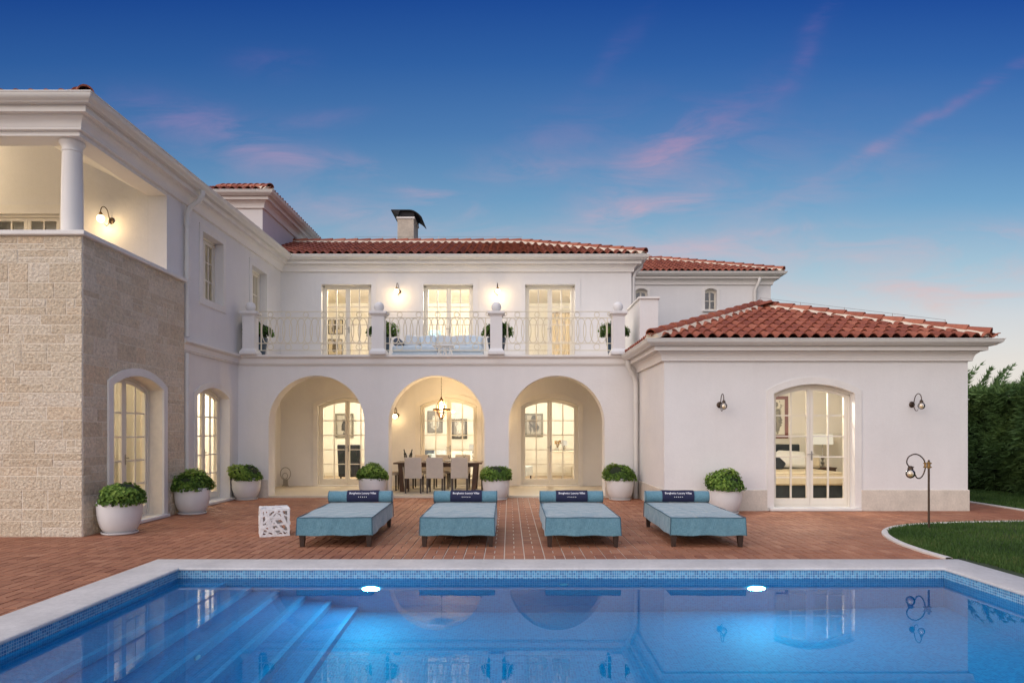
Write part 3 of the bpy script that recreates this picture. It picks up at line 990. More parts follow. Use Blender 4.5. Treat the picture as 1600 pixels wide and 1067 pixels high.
# partitions in the long rooms
c = MB(); c.box(-3.25, -3.13, 19.8, 23.29, 0.06, 3.04); vp(c, 'partition_wall', 'room_wall'); c = MB(); c.box(-0.22, -0.10, 19.9, 23.29, 0.06, 3.04)
vp(c, 'partition_wall', 'room_wall')
c = MB(); c.box(-3.25, -3.13, 19.46, 23.59, ZF + 0.03, 5.99); vp(c, 'partition_wall', 'room_wall'); c = MB(); c.box(-0.32, -0.20, 19.46, 23.59, ZF + 0.03, 5.99)
vp(c, 'partition_wall', 'room_wall')
c = MB(); c.box(-11.4, XL - 0.36, 13.2, 13.32, 0.06, 3.09)
vp(c, 'partition_wall', 'room_wall')
# loggia shell: right end wall and ceiling are closed by the parts above
c = MB(); c.box(XR0 - 0.06, XR0 - 0.001, YA + 0.45, YB - 0.001, 0.05, 3.04)
vp(c, 'wall', 'stucco')


# ---- roofs
def tile_field(bm, lay, E, U, S, width, length, rnd, wt=0.22, row=0.36, amp=0.062):
    Nn = U.cross(S).normalized()
    if Nn.z < 0: Nn = -Nn
    nu, nr = int(math.ceil(width / wt)), int(math.ceil(length / row))
    prof = []
    K = 8
    for k in range(K + 1):
        t = k / K
        if t < 0.70:
            z = math.sin(math.pi * t / 0.70) ** 0.75 * amp
        else:
            z = -math.sin(math.pi * (t - 0.70) / 0.30) * 0.016
        prof.append((t * wt, z))
    for i in range(nu):
        jit = rnd.uniform(-0.006, 0.006)
        for j in range(nr):
            base = rnd.random() * 0.8 + 0.1
            s0, s1 = j * row - 0.02, (j + 1) * row + 0.03
            lift0, lift1 = 0.036 + rnd.uniform(-0.004, 0.006), 0.0
            lo = [bm.verts.new(E + U * (i * wt + u + jit) + S * s0 + Nn * (z + lift0)) for u, z in prof]
            hi = [bm.verts.new(E + U * (i * wt + u + jit) + S * s1 + Nn * (z + lift1)) for u, z in prof]
            un = [bm.verts.new(E + U * (i * wt + u + jit) + S * s0 + Nn * (z + lift0 - 0.016)) for u, z in prof]
            for k in range(K):
                f = bm.faces.new((lo[k], lo[k + 1], hi[k + 1], hi[k])); f[lay] = base
                f = bm.faces.new((un[k], un[k + 1], lo[k + 1], lo[k])); f[lay] = base * 0.8


def tiled_slope(name, E, U, S, width, length, clips, seed, label=None):
    bm = bmesh.new()
    lay = bm.faces.layers.float.new('tint')
    E, U, S = Vector(E), Vector(U).normalized(), Vector(S).normalized()
    tile_field(bm, lay, E, U, S, width, length, random.Random(seed))
    # boarding under the tiles
    Nn = U.cross(S).normalized()
    if Nn.z < 0: Nn = -Nn
    q = [bm.verts.new(E + U * a + S * b - Nn * 0.03) for a, b in ((0, 0.02), (width, 0.02), (width, length + 0.3), (0, length + 0.3))]
    bm.faces.new(q)[lay] = 0.0
    for (co, no) in clips:       # keep the side the normal points to
        bmesh.ops.bisect_plane(bm, geom=bm.verts[:] + bm.edges[:] + bm.faces[:], plane_co=Vector(co), plane_no=-Vector(no), clear_outer=True)
    me = bpy.data.meshes.new(name)
    bmesh.ops.translate(bm, verts=bm.verts[:], vec=-Vector(VL))
    bm.to_mesh(me); bm.free()
    box_uv(me)
    o = finish(me, name, M['tile'], villa, 50)
    if label: o['label'] = label
    return o


def ridge_caps(_a, _b, A, B, rnd, r=0.105, step=0.40, mortar_side=0.165):
    mb, mo = MB(), MB()
    A, B = Vector(A), Vector(B)
    d = (B - A); L = d.length; d.normalize()
    side = d.cross(Vector((0, 0, 1))).normalized()
    up = side.cross(d).normalized()
    n = max(1, int(round(L / step)))
    st = L / n
    for k in range(n):
        mb.tint = rnd.uniform(0.15, 0.95)
        a, b = A + d * (k * st - 0.03), A + d * ((k + 1) * st + 0.035)
        rings = []
        for (p, rad, lift) in ((a, r * 1.08, 0.022), (b, r * 0.93, 0.0)):
            rings.append([mb.vert(p + up * (lift + 0.02 + rad * math.sin(math.pi * t / 8) * 0.95) + side * (rad * math.cos(math.pi * t / 8))) for t in range(9)])
        inn = [mb.vert(a + up * (0.022 + 0.004 + r * math.sin(math.pi * t / 8) * 0.95) + side * (r * 0.96 * math.cos(math.pi * t / 8))) for t in range(9)]
        mb.ring_join(rings, closed_ring=False)
        mb.ring_join([inn, rings[0]], closed_ring=False)
    mb.tint = 0.5
    # bedding mortar
    m = n * 3
    rings = []
    for k in range(m + 1):
        p = A + d * (L * k / m)
        j = rnd.uniform(-0.008, 0.008)
        rings.append([mo.vert(p + side * (mortar_side + j) - up * 0.045), mo.vert(p + side * 0.10 + up * 0.045), mo.vert(p - side * 0.10 + up * 0.045), mo.vert(p - side * (mortar_side + j) - up * 0.045)])
    mo.ring_join(rings, closed_ring=True)
    mo.face(rings[0]); mo.face(rings[-1][::-1])
    rt = vp(mb, 'ridge_tiles', 'tile', smooth=50)
    vp(mo, 'ridge_mortar', 'ridge_mortar', rt, smooth=20)


SL = 0.36
def unit(*v): return Vector(v).normalized()
caps = mort = None
rg = random.Random(21)
# right pavilion: a hipped roof
ex0, ex1, ey0, ez = XR0 - 0.33, XR1 + 0.33, YR - 0.33, 3.365
half = (ex1 - ex0) / 2
apex = Vector(((ex0 + ex1) / 2, ey0 + half, ez + SL * half))
tiled_slope('roof_tiles', (ex0, ey0, ez), (1, 0, 0), (0, 1, SL), ex1 - ex0, half * 1.065, [((ex0, ey0, 0), (1, -1, 0)), ((ex1, ey0, 0), (-1, -1, 0))], 31, 'red tiled front slope of the pavilion')
tiled_slope('roof_tiles', (ex1, ey0, ez), (0, 1, 0), (-1, 0, SL), YRB - ey0 + 0.4, half * 1.065, [((ex1, ey0, 0), (1, 1, 0))], 32)
tiled_slope('roof_tiles', (ex0, YA - 0.0, ez), (0, -1, 0), (1, 0, SL), YA - ey0, half * 1.065, [((ex0, ey0, 0), (-1, 1, 0))], 33)
tiled_slope('roof_tiles', (3.49, YRB + 0.4, ez + SL * (3.49 - ex0)), (0, -1, 0), (1, 0, SL), YRB + 0.4 - YA + 0.01, (apex.x - 3.49) * 1.064, [], 34)
ridge_caps(caps, mort, Vector((ex0 + 0.02, ey0 + 0.02, ez + 0.035)), apex + Vector((0, 0, 0.03)), rg)
ridge_caps(caps, mort, Vector((ex1 - 0.09, ey0 + 0.09, ez + 0.062)), apex + Vector((0, 0, 0.03)), rg)
ridge_caps(caps, mort, apex + Vector((0, 0.05, 0.03)), Vector((apex.x, YRB + 0.4, apex.z + 0.03)), rg)
# main block
mx1, my0, mz = 3.41 + 0.33, YB - 0.33, 6.44
lx = XL + 0.28                                   # eave line of the left wing
W = 3.33
rz = mz + SL * W
tiled_slope('roof_tiles', (-9.6, my0, mz), (1, 0, 0), (0, 1, SL), mx1 + 9.6, W * 1.064, [((mx1, my0, 0), (-1, -1, 0)), ((lx, my0, 0), (1, 1, 0))], 41, 'red tiled front slope of the main block')
tiled_slope('roof_tiles', (mx1, my0, mz), (0, 1, 0), (-1, 0, SL), 5.5, W * 1.064, [((mx1, my0, 0), (1, 1, 0))], 42)
ridge_caps(caps, mort, Vector((mx1 - 0.02, my0 + 0.02, mz + 0.035)), Vector((mx1 - W, my0 + W, rz + 0.03)), rg)
ridge_caps(caps, mort, Vector((mx1 - W - 0.05, my0 + W, rz + 0.03)), Vector((-9.0, my0 + W, rz + 0.03)), rg)
# left wing
fy = YS + 0.06 - 0.30
lz = mz - 0.045
tiled_slope('roof_tiles', (lx, fy, lz), (0, 1, 0), (-1, 0, SL), my0 + W - fy, 2.9, [((lx, fy, 0), (1, 1, 0)), ((lx, my0, 0), (-1, -1, 0))], 51)
tiled_slope('roof_tiles', (-14.0, fy, lz), (1, 0, 0), (0, 1, SL), lx + 14.0, 2.9, [((lx, fy, 0), (-1, -1, 0))], 52)
ridge_caps(caps, mort, Vector((lx - 0.02, fy + 0.02, lz + 0.02)), Vector((lx - 2.7, fy + 2.7, lz + SL * 2.7 + 0.03)), rg)
# tower behind the left wing
TX, TY0, TY1, TZ = -6.98, 19.30, 24.6, 7.86
w = MB(); wall(w, Pl('F', TY0), -12.0, TX, 6.0, TZ + 0.05, 0.3); wall(w, Pl('R', TX), TY0 + 0.3, TY1, 6.0, TZ + 0.05, 0.3)
vp(w, 'wall', 'stucco', label='white raised block above the left wing')
cornice([(-12.0, TY0), (TX, TY0), (TX, TY1)], TZ)
tx1, ty0, tz = TX + 0.33, TY0 - 0.33, TZ + 0.42
tiled_slope('roof_tiles', (-12.4, ty0, tz), (1, 0, 0), (0, 1, SL), tx1 + 12.4, 2.8, [((tx1, ty0, 0), (-1, -1, 0))], 61)
tiled_slope('roof_tiles', (tx1, ty0, tz), (0, 1, 0), (-1, 0, SL), TY1 - ty0 + 0.3, 2.8, [((tx1, ty0, 0), (1, 1, 0))], 62)
ridge_caps(caps, mort, Vector((tx1 - 0.02, ty0 + 0.02, tz + 0.035)), Vector((tx1 - 2.5, ty0 + 2.5, tz + SL * 2.5 + 0.03)), rg)
# rear block on the right
FX, FY, FZ = 9.34, 24.40, 6.80
far_win = [Op(4.72, 0.215, 5.90, 6.60, 6.68), Op(7.20, 0.215, 5.90, 6.60, 6.68)]
w = MB(); wall(w, Pl('F', FY), 2.0, FX, 0.0, FZ + 0.05, 0.3, far_win); wall(w, Pl('R', FX), FY + 0.3, 31.0, 0.0, FZ + 0.05, 0.3)
vp(w, 'wall', 'stucco', label='white rear block behind the pavilion')
c = MB(); c.box(2.3, FX - 0.31, FY + 0.301, 28.0, 3.4, 6.7, skip='f')
vp(c, 'rear_room', 'slate', smooth=0)  # dark blue walls deepen the sky reflection painted into the windows
cornice([(2.0, FY), (FX, FY), (FX, 31.0)], FZ)
for o in far_win:
    french_door(Pl('F', FY), o, 0.14, 2, 0.10, 0.02, cols=1, sill=True, glass='sky_glass', name='window', bottom=0.03, handle=False, fw=0.022, st=0.020)
qx1, qy0, qz = FX + 0.33, FY - 0.33, FZ + 0.42
Wq = 3.5
tiled_slope('roof_tiles', (1.6, qy0, qz), (1, 0, 0), (0, 1, SL), qx1 - 1.6, Wq * 1.064, [((qx1, qy0, 0), (-1, -1, 0))], 71, 'red tiled slope of the rear block')
tiled_slope('roof_tiles', (qx1, qy0, qz), (0, 1, 0), (-1, 0, SL), 6.6, Wq * 1.064, [((qx1, qy0, 0), (1, 1, 0))], 72)
ridge_caps(caps, mort, Vector((qx1 - 0.02, qy0 + 0.02, qz + 0.035)), Vector((qx1 - Wq, qy0 + Wq, qz + SL * Wq + 0.03)), rg)
ridge_caps(caps, mort, Vector((qx1 - Wq - 0.05, qy0 + Wq, qz + SL * Wq + 0.03)), Vector((1.6, qy0 + Wq, qz + SL * Wq + 0.03)), rg)

# ---- chimney
c = MB()
chx0, chx1, chy0, chy1 = X_(621, 23.2), X_(646.5, 23.2), 23.2, 24.3
c.box(chx0, chx1, chy0, chy1, 7.0, Z_(342, 23.2))
ch = vp(c, 'chimney', 'chimney_stone', bevel=0.01)
c = MB(); c.box(chx0 - 0.03, chx1 + 0.03, chy0 - 0.03, chy1 + 0.03, Z_(342, 23.2) + 0.001, Z_(339, 23.2))
vp(c, 'chimney_cap', 'trim', ch)
c = MB()
zc = Z_(338.5, 23.2)
x0, x1, ya, yb = chx0 - 0.20, chx1 + 0.12, chy0 - 0.12, chy1 + 0.12
up, dn = [], []
for k in range(13):
    t = k / 12
    xx = x0 + (x1 + 0.16 - x0) * t
    zz_ = zc + 0.20 - 0.24 * max(0.0, (t - 0.60) / 0.40) ** 2
    up.append((xx, zz_)); dn.append((xx, zz_ - 0.03))
rings = [[c.vert((x, y, z)) for x, z in up] for y in (ya, yb)] + [[c.vert((x, y, z)) for x, z in dn] for y in (yb, ya)]
c.ring_join(rings + [rings[0]], closed_ring=False)
for xx, yy in ((chx0 + 0.06, chy0 + 0.06), (chx1 - 0.06, chy0 + 0.06), (chx0 + 0.06, chy1 - 0.06), (chx1 - 0.06, chy1 - 0.06)):
    c.box(xx - 0.02, xx + 0.02, yy - 0.02, yy + 0.02, zc, zc + 0.19)
c.hexa([(x0 + 0.02, ya, zc + 0.17), (x0 + 0.24, ya, zc + 0.02), (x0 + 0.24, yb, zc + 0.02), (x0 + 0.02, yb, zc + 0.17)],
       [(x0, ya, zc + 0.185), (x0 + 0.30, ya, zc + 0.165), (x0 + 0.30, yb, zc + 0.165), (x0, yb, zc + 0.185)])
c.box(x0 + 0.22, chx1 + 0.02, chy0 - 0.02, chy1 + 0.02, zc + 0.012, zc + 0.16)
vp(c, 'chimney_hood', 'black_metal', ch)

# ---- downpipes
def pipe(path, r=0.05, name='downpipe', clips=()):
    c = MB(); c.tube(path, r, 14)
    for (x, y, z) in clips:
        c.lathe([(r + 0.002, -0.02), (r + 0.012, -0.02), (r + 0.012, 0.02), (r + 0.002, 0.02)], (x, y, z), 14)
    return vp(c, name, 'gutter', smooth=50)

pipe([(XL + 0.37, 13.42, 6.29), (XL + 0.36, 13.42, 6.20), (XL + 0.30, 13.42, 6.10), (XL + 0.14, 13.42, 5.98), (XL + 0.075, 13.42, 5.88), (XL + 0.065, 13.42, 5.7), (XL + 0.065, 13.42, 3.42)], 0.05, clips=[(XL + 0.065, 13.42, 4.6), (XL + 0.065, 13.42, 5.6)])
pipe([(XL + 0.065, 13.40, 3.10), (XL + 0.065, 13.40, 0.0)], 0.05, clips=[(XL + 0.065, 13.40, 1.2), (XL + 0.065, 13.40, 2.5)])
pipe([(2.76, 15.9, 3.22), (2.76, 15.9, 3.12), (2.80, 15.93, 3.02), (2.90, 15.98, 2.86), (2.955, 16.0, 2.74), (2.962, 16.0, 2.6), (2.962, 16.0, 0.0)], 0.055, clips=[(2.962, 16.0, 2.25), (2.962, 16.0, 0.9)])
pipe([(3.72, 19.2, 6.30), (3.70, 19.2, 6.18), (3.56, 19.2, 6.05), (3.49, 19.2, 5.9), (3.48, 19.2, 4.0)], 0.05)
pipe([(X_(1186, 24.2), 24.08, 7.0), (X_(1185, 24.2), 24.10, 6.86), (X_(1182, 24.2), 24.30, 6.6), (X_(1182, 24.2), 24.32, 4.4)], 0.06)

# ---- lightning wires along the hips
def wire(A, B, n):
    c = MB()
    A, B = Vector(A), Vector(B)
    pts = []
    for k in range(n + 1):
        p = A + (B - A) * k / n
        pts.append(p + Vector((0, 0, 0.22)))
        c.tube([p + Vector((0, 0, 0.08)), p + Vector((0, 0, 0.23))], 0.006, 5)
    c.tube(pts, 0.0035, 5)
    vp(c, 'lightning_wire', 'steel')
wire((ex1 - 0.6, ey0 + 0.6, ez + SL * 0.6), apex, 4)
wire((-5.0, my0 + W, rz), (mx1 - W, my0 + W, rz), 6)

# ---- balcony balustrade
PXS = [X_(388, 15.95), X_(590.5, 15.95), X_(775.3, 15.95), X_(967, 15.95)]
YP = YA - 0.02
for x in PXS:
    b = MB()
    def blk(h, z0, z1): b.box(x - h, x + h, YP - h, YP + h, z0, z1)
    hb = 0.142
    b.hexa([(x - 0.19, YP - 0.19, ZF + 0.07), (x + 0.19, YP - 0.19, ZF + 0.07), (x + 0.19, YP + 0.19, ZF + 0.07), (x - 0.19, YP + 0.19, ZF + 0.07)],
           [(x - hb, YP - hb, ZF + 0.145), (x + hb, YP - hb, ZF + 0.145), (x + hb, YP + hb, ZF + 0.145), (x - hb, YP + hb, ZF + 0.145)])
    blk(0.195, ZF + 0.002, ZF + 0.07)
    blk(hb - 0.001, ZF + 0.14, 4.26)
    b.hexa([(x - hb, YP - hb, 4.26), (x + hb, YP - hb, 4.26), (x + hb, YP + hb, 4.26), (x - hb, YP + hb, 4.26)],
           [(x - 0.18, YP - 0.18, 4.31), (x + 0.18, YP - 0.18, 4.31), (x + 0.18, YP + 0.18, 4.31), (x - 0.18, YP + 0.18, 4.31)])
    blk(0.198, 4.311, 4.372)
    pil = vp(b, 'balustrade_pillar', 'stucco', bevel=0.005)
    b = MB(); b.lathe([(0.07, 4.373), (0.07, 4.385)], (x, YP, 0), 20); b.sphere((x, YP, 4.492), 0.118, 28, 18)
    vp(b, 'ball_finial', 'stucco', pil, smooth=60)

def railing(x0, x1):
    c = MB()
    y = YP
    zt, z2, z1, zb = Z_(487, YP), Z_(496.5, YP), Z_(536.5, YP), Z_(547.5, YP)
    r = 0.0100
    c.box(x0 + 0.07, x1 - 0.07, y - 0.014, y + 0.014, zt - 0.006, zt + 0.008)
    for z in (z2, z1): c.box(x0, x1, y - 0.013, y + 0.013, z - 0.008, z + 0.008)
    c.box(x0, x1, y - 0.013, y + 0.013, zb - 0.008, zb + 0.008)
    for x in (x0 + 0.11, x1 - 0.11):
        c.box(x - 0.011, x + 0.011, y - 0.0122, y + 0.0122, zb + 0.0085, z1 - 0.0085)
        c.box(x - 0.011, x + 0.011, y - 0.0122, y + 0.0122, z1 + 0.0085, z2 - 0.0085)
    # scrolls at the ends of the hand rail
    for s, x in ((1, x0 + 0.07), (-1, x1 - 0.07)):
        pts = []
        for k in range(22):
            a = math.pi / 2 + k / 21 * 2 * math.pi * 1.15
            rad = 0.052 * (1 - 0.5 * k / 21)
            pts.append((x + s * rad * math.cos(a), y, zt - 0.052 + rad * math.sin(a)))
        c.tube(pts, 0.0095, 6)
    # interlaced ovals
    a0, a1 = x0 + 0.12, x1 - 0.12
    n = int(round((a1 - a0 - 0.235) / 0.158))
    hz = (z2 - z1) / 2 - 0.008
    for k in range(n + 1):
        xc = a0 + 0.1175 + (a1 - a0 - 0.235) * k / n
        dy_ = 0.006 if k % 2 else -0.006
        c.tube([(xc + 0.112 * math.cos(t * math.pi / 14), y + dy_, (z1 + z2) / 2 + hz * math.sin(t * math.pi / 14)) for t in range(28)], r, 5, closed=True)
    m = int(round((a1 - a0) / 0.43))
    for k in range(m):
        xc = a0 + (a1 - a0) * (k + 0.5) / m
        for (zc_, rad) in (((zt + z2) / 2, (zt - z2) / 2 - 0.012), ((z1 + zb) / 2, (z1 - zb) / 2 - 0.012)):
            c.tube([(xc + rad * math.cos(t * math.pi / 9), y, zc_ + rad * math.sin(t * math.pi / 9)) for t in range(18)], 0.0085, 5, closed=True)
    vp(c, 'railing_panel', 'rail', smooth=50)

for a, b in zip(PXS[:-1], PXS[1:]):
    railing(a + 0.143, b - 0.143)
# ================================================================== ground, terrace, pool
PX0, PX1, PY0, PY1 = -3.775, 4.955, 0.7, 7.785     # inside of the pool
OX0, OX1, OY0, OY1 = -4.22, 5.455, 0.25, 8.30       # outside of the coping
ZW = -0.118                                         # water level


def sheet(name, mat, x0, x1, y0, y1, z, hole):
    a, b, c_, d = hole
    m = MB()
    m.poly((x0, y0, z), (x1, y0, z), (x1, c_, z), (x0, c_, z))
    m.poly((x0, d, z), (x1, d, z), (x1, y1, z), (x0, y1, z))
    m.poly((x0, c_, z), (a, c_, z), (a, d, z), (x0, d, z))
    m.poly((b, c_, z), (x1, c_, z), (x1, d, z), (b, d, z))
    o = m.build(name, M[mat], smooth=0)
    return tag(o, kind='structure')


sheet('ground', 'ground', -900, 900, -900, 900, -0.06, (OX0 + 0.1, OX1 - 0.1, OY0 + 0.1, OY1 - 0.1))
sheet('terrace_bed', 'mortar', -16, 10.2, -4, 34, -0.012, (OX0 + 0.05, OX1 - 0.05, OY0 + 0.05, OY1 - 0.05))

# kerb line of the lawn island on the right
def smooth_line(pts, n=10):
    out = []
    P = [Vector((p[0], p[1])) for p in pts]
    for i in range(len(P) - 1):
        p0, p1, p2, p3 = P[max(0, i - 1)], P[i], P[i + 1], P[min(len(P) - 1, i + 2)]
        for k in range(n):
            t = k / n
            out.append(0.5 * ((2 * p1) + (p2 - p0) * t + (2 * p0 - 5 * p1 + 4 * p2 - p3) * t * t + (3 * p1 - p0 - 3 * p2 + p3) * t ** 3))
    out.append(P[-1])
    return [(p.x, p.y) for p in out]


kerb_pts = smooth_line([(5.37, 8.02), (5.34, 8.45), (5.36, 9.0), (5.46, 9.65), (5.72, 10.40), (6.12, 10.95), (6.60, 11.28), (7.2, 11.50), (8.0, 11.66), (9.2, 11.78), (11.0, 11.85), (16.0, 11.9)])
lawn_poly = kerb_pts + [(16.0, 4.0), (5.50, 4.0), (5.50, 8.02)]


def inside(p, poly):
    x, y = p
    r = False
    j = len(poly) - 1
    for i in range(len(poly)):
        xi, yi = poly[i]; xj, yj = poly[j]
        if (yi > y) != (yj > y) and x < (xj - xi) * (y - yi) / (yj - yi) + xi:
            r = not r
        j = i
    return r


# herringbone-like pavers: pairs laid lengthwise, then one laid across, in columns
b = MB()
rb = random.Random(9)
def paver(x0, x1, y0, y1):
    xc, yc = (x0 + x1) / 2, (y0 + y1) / 2
    if OX0 + 0.03 < xc < OX1 - 0.03 and OY0 < yc < OY1 - 0.03: return
    if yc > 8.0 and xc > 5.2 and inside((xc - 0.13, yc), lawn_poly) and inside((xc, yc + 0.13), lawn_poly): return
    if xc > 5.4 and yc < 8.05: return
    if xc < XST - 0.1 and yc > YS + 0.1: return
    if XL + 0.1 < xc < XR0 - 0.1 and yc > YA + 0.06: return
    if XR0 + 0.1 < xc < XR1 - 0.1 and yc > YR + 0.1: return
    g_ = 0.0065
    b.tint = min(1, max(0, rb.gauss(0.5, 0.22)))
    dz = rb.uniform(-0.0015, 0.0015)
    e = 0.004
    z0, z1 = -0.012, dz
    o_ = [b.vert(p) for p in ((x0 + g_, y0 + g_, z0), (x1 - g_, y0 + g_, z0), (x1 - g_, y1 - g_, z0), (x0 + g_, y1 - g_, z0))]
    t_ = [b.vert(p) for p in ((x0 + g_, y0 + g_, z1 - 0.003), (x1 - g_, y0 + g_, z1 - 0.003), (x1 - g_, y1 - g_, z1 - 0.003), (x0 + g_, y1 - g_, z1 - 0.003))]
    i_ = [b.vert(p) for p in ((x0 + g_ + e, y0 + g_ + e, z1), (x1 - g_ - e, y0 + g_ + e, z1), (x1 - g_ - e, y1 - g_ - e, z1), (x0 + g_ + e, y1 - g_ - e, z1))]
    b.ring_join([o_, t_, i_]); b.face(i_)

u = 0.2515
ix0 = -0.065 - u * 60
k = 0
while ix0 + k * u < 10.05:
    x = ix0 + k * u
    k += 1
    y = 8.0 if OX0 < x < OX1 else 3.0
    if x < -14: continue
    yend = 17.0 if x < 8.9 else 26.0
    while y < yend:
        paver(x, x + u / 2, y, y + u); paver(x + u / 2, x + u, y, y + u)
        paver(x, x + u, y + u, y + 1.5 * u)
        y += 1.5 * u
tag(b.build('brick_terrace', M['brick'], smooth=0), kind='structure')

# kerbs
c = MB()
path = [p for p in kerb_pts if p[1] > 8.29]
rings = []
P = [Vector((p[0], p[1])) for p in path]
for i in range(len(P)):
    d = (P[min(i + 1, len(P) - 1)] - P[max(i - 1, 0)]).normalized()
    n_ = Vector((d.y, -d.x))
    rings.append([c.vert((P[i].x + n_.x * o, P[i].y + n_.y * o, z)) for o, z in ((-0.045, -0.02), (-0.045, 0.022), (-0.035, 0.030), (0.035, 0.030), (0.045, 0.022), (0.045, -0.02))])
c.ring_join(rings)
tag(c.build('lawn_kerb', M['kerb']), kind='structure')
c = MB(); c.box(10.10, 10.19, 11.96, 34, -0.02, 0.028)
tag(c.build('path_kerb', M['kerb'], bevel=0.006), kind='structure')
c = MB()
lb = [(p[0] + 0.02, p[1]) for p in kerb_pts]
m_ = len(lb)
for i in range(m_ - 1):
    (xa, ya), (xb, yb) = lb[i], lb[i + 1]
    c.poly((xa, ya, 0.012), (max(xa, 5.5), 4.0, 0.012), (max(xb, 5.5), 4.0, 0.012), (xb, yb, 0.012))
c.box(10.19, 40, 11.96, 60, -0.05, -0.004)
tag(c.build('lawn_ground', M['lawn_base'], smooth=0), kind='structure')

# grass
def blades(name, pts, h0, h1, rnd, wdt=0.006, z0_=-0.005):
    V, F, T = [], [], []
    for (x, y) in pts:
        a = rnd.uniform(0, 6.283)
        h = rnd.uniform(h0, h1)
        lx, ly = math.cos(a) * wdt, math.sin(a) * wdt
        q = rnd.uniform(0, 6.283)
        l = h * rnd.uniform(0.1, 0.7)
        i = len(V)
        V += [(x - lx, y - ly, z0_), (x + lx, y + ly, z0_), (x + math.cos(q) * l, y + math.sin(q) * l, h + z0_)]
        F.append((i, i + 1, i + 2))
        s = 0.5 + 0.28 * math.sin(x * 2.1 + 1.3 * math.sin(y * 1.7)) * math.sin(y * 2.6 + x)
        T.append(min(1, max(0, rnd.gauss(s, 0.2))))
    me = bpy.data.meshes.new(name)
    me.from_pydata(V, [], F)
    at = me.attributes.new('tint', 'FLOAT', 'FACE'); at.data.foreach_set('value', T)
    return tag(finish(me, name, M['grass'], None, 0), kind='stuff')

rg2 = random.Random(4)
pts = []
while len(pts) < 110000:
    x = 5.35 + 10.0 * rg2.random() ** 1.7
    y = rg2.uniform(4.6, 11.88)
    if x > 5.52 + 0 * y and inside((x - 0.06, y), lawn_poly) or (y > 8.3 and inside((x - 0.06, y - 0.03), lawn_poly)):
        pts.append((x, y))
blades('lawn_grass', pts, 0.025, 0.060, rg2, 0.006, 0.010)
pts = [(rg2.uniform(10.2, 12.7), rg2.uniform(12.0, 26.0)) for _ in range(34000)]
blades('strip_grass', pts, 0.03, 0.07, rg2, 0.010)

# pool shell
c = MB()
ZB = -1.50
c.poly((PX0, PY1, ZW), (PX1, PY1, ZW), (PX1, PY1, ZB), (PX0, PY1, ZB))
c.poly((PX1, PY0, ZW), (PX1, PY1, ZW), (PX1, PY1, ZB), (PX1, PY0, ZB))
c.poly((PX0, PY0, ZW), (PX0, PY1, ZW), (PX0, PY1, ZB), (PX0, PY0, ZB))
c.poly((PX0, PY0, ZW), (PX1, PY0, ZW), (PX1, PY0, ZB), (PX0, PY0, ZB))
c.poly((PX0, PY0, ZB), (PX1, PY0, ZB), (PX1, PY1, ZB), (PX0, PY1, ZB))
basin = tag(c.build('pool_basin', M['mosaic'], smooth=0), kind='structure')
c = MB()
cor = [(PX0, PY0), (PX1, PY0), (PX1, PY1), (PX0, PY1)]
for (p, q) in zip(cor, cor[1:] + cor[:1]):
    c.poly((*p, ZW), (*q, ZW), (*q, -0.028), (*p, -0.028))
tag(c.build('pool_waterline', M['band'], smooth=0), kind='structure')
st, rs, ns = MB(), MB(), MB()
xe = [-3.23, -2.93, -2.62, -2.32, -2.02, -1.72]
for k, x in enumerate(xe):
    z = ZW - 0.20 - 0.20 * k
    xa = PX0 + 0.002 if k == 0 else xe[k - 1]
    st.poly((xa, PY0 + 0.002, z), (x, PY0 + 0.002, z), (x, PY1 - 0.002, z), (xa, PY1 - 0.002, z))
    zn = z - 0.20 if k < len(xe) - 1 else ZB + 0.001
    rs.poly((x, PY0 + 0.002, z), (x, PY1 - 0.002, z), (x, PY1 - 0.002, zn), (x, PY0 + 0.002, zn))
    ns.box(x - 0.055, x - 0.001, PY0 + 0.003, PY1 - 0.003, z + 0.0005, z + 0.004)
tag(st.build('pool_steps', M['tread'], smooth=0), kind='structure')
tag(ns.build('pool_step_edges', M['edge'], smooth=0), kind='structure')
tag(rs.build('pool_step_risers', M['mosaic'], smooth=0), kind='structure')
c = MB()
prof = [(0.0, -0.028), (-0.012, -0.024), (-0.018, -0.012), (-0.014, 0.002), (0.0, 0.010), (0.03, 0.013), (OX1 - PX1 - 0.02, 0.013), (OX1 - PX1, 0.006), (OX1 - PX1, -0.05), (0.02, -0.05)]
c.sweep([(PX0, PY0), (PX1, PY0), (PX1, PY1), (PX0, PY1)], prof, closed=True)
tag(c.build('pool_coping', M['coping'], smooth=40), kind='structure')
c = MB(); c.poly((PX0 - 0.01, PY0 - 0.01, ZW), (PX1 + 0.01, PY0 - 0.01, ZW), (PX1 + 0.01, PY1 + 0.01, ZW), (PX0 - 0.01, PY1 + 0.01, ZW))
tag(c.build('pool_water', M['water'], smooth=0), kind='structure')

# underwater lamps and fittings
def pool_lamp(x, y, z, rz, label):
    t = thing('pool_light', label, 'pool light', (x, y, z), rz, 'underwater pool lights')
    m = MB(); m.lathe([(0.125, 0.001), (0.135, 0.010), (0.125, 0.018), (0.105, 0.016)], (0, 0, 0), 32, 'y', caps=False)
    m.build('rim', M['white_metal'], t)
    m = MB(); m.lathe([(0.001, 0.014), (0.088, 0.0145)], (0, 0, 0), 32, 'y', caps=False)
    m.build('lens', M['pool_lens'], t)
    ld = bpy.data.lights.new('pool_glow', 'AREA'); ld.shape = 'DISK'; ld.size = 0.2; ld.energy = 21; ld.color = (0.35, 0.80, 1.0)
    lo = bpy.data.objects.new('pool_glow', ld); col.objects.link(lo); lo.parent = t; lo.location = (0, -0.022, 0); lo.rotation_euler = (R(-90), 0, 0)
    return t

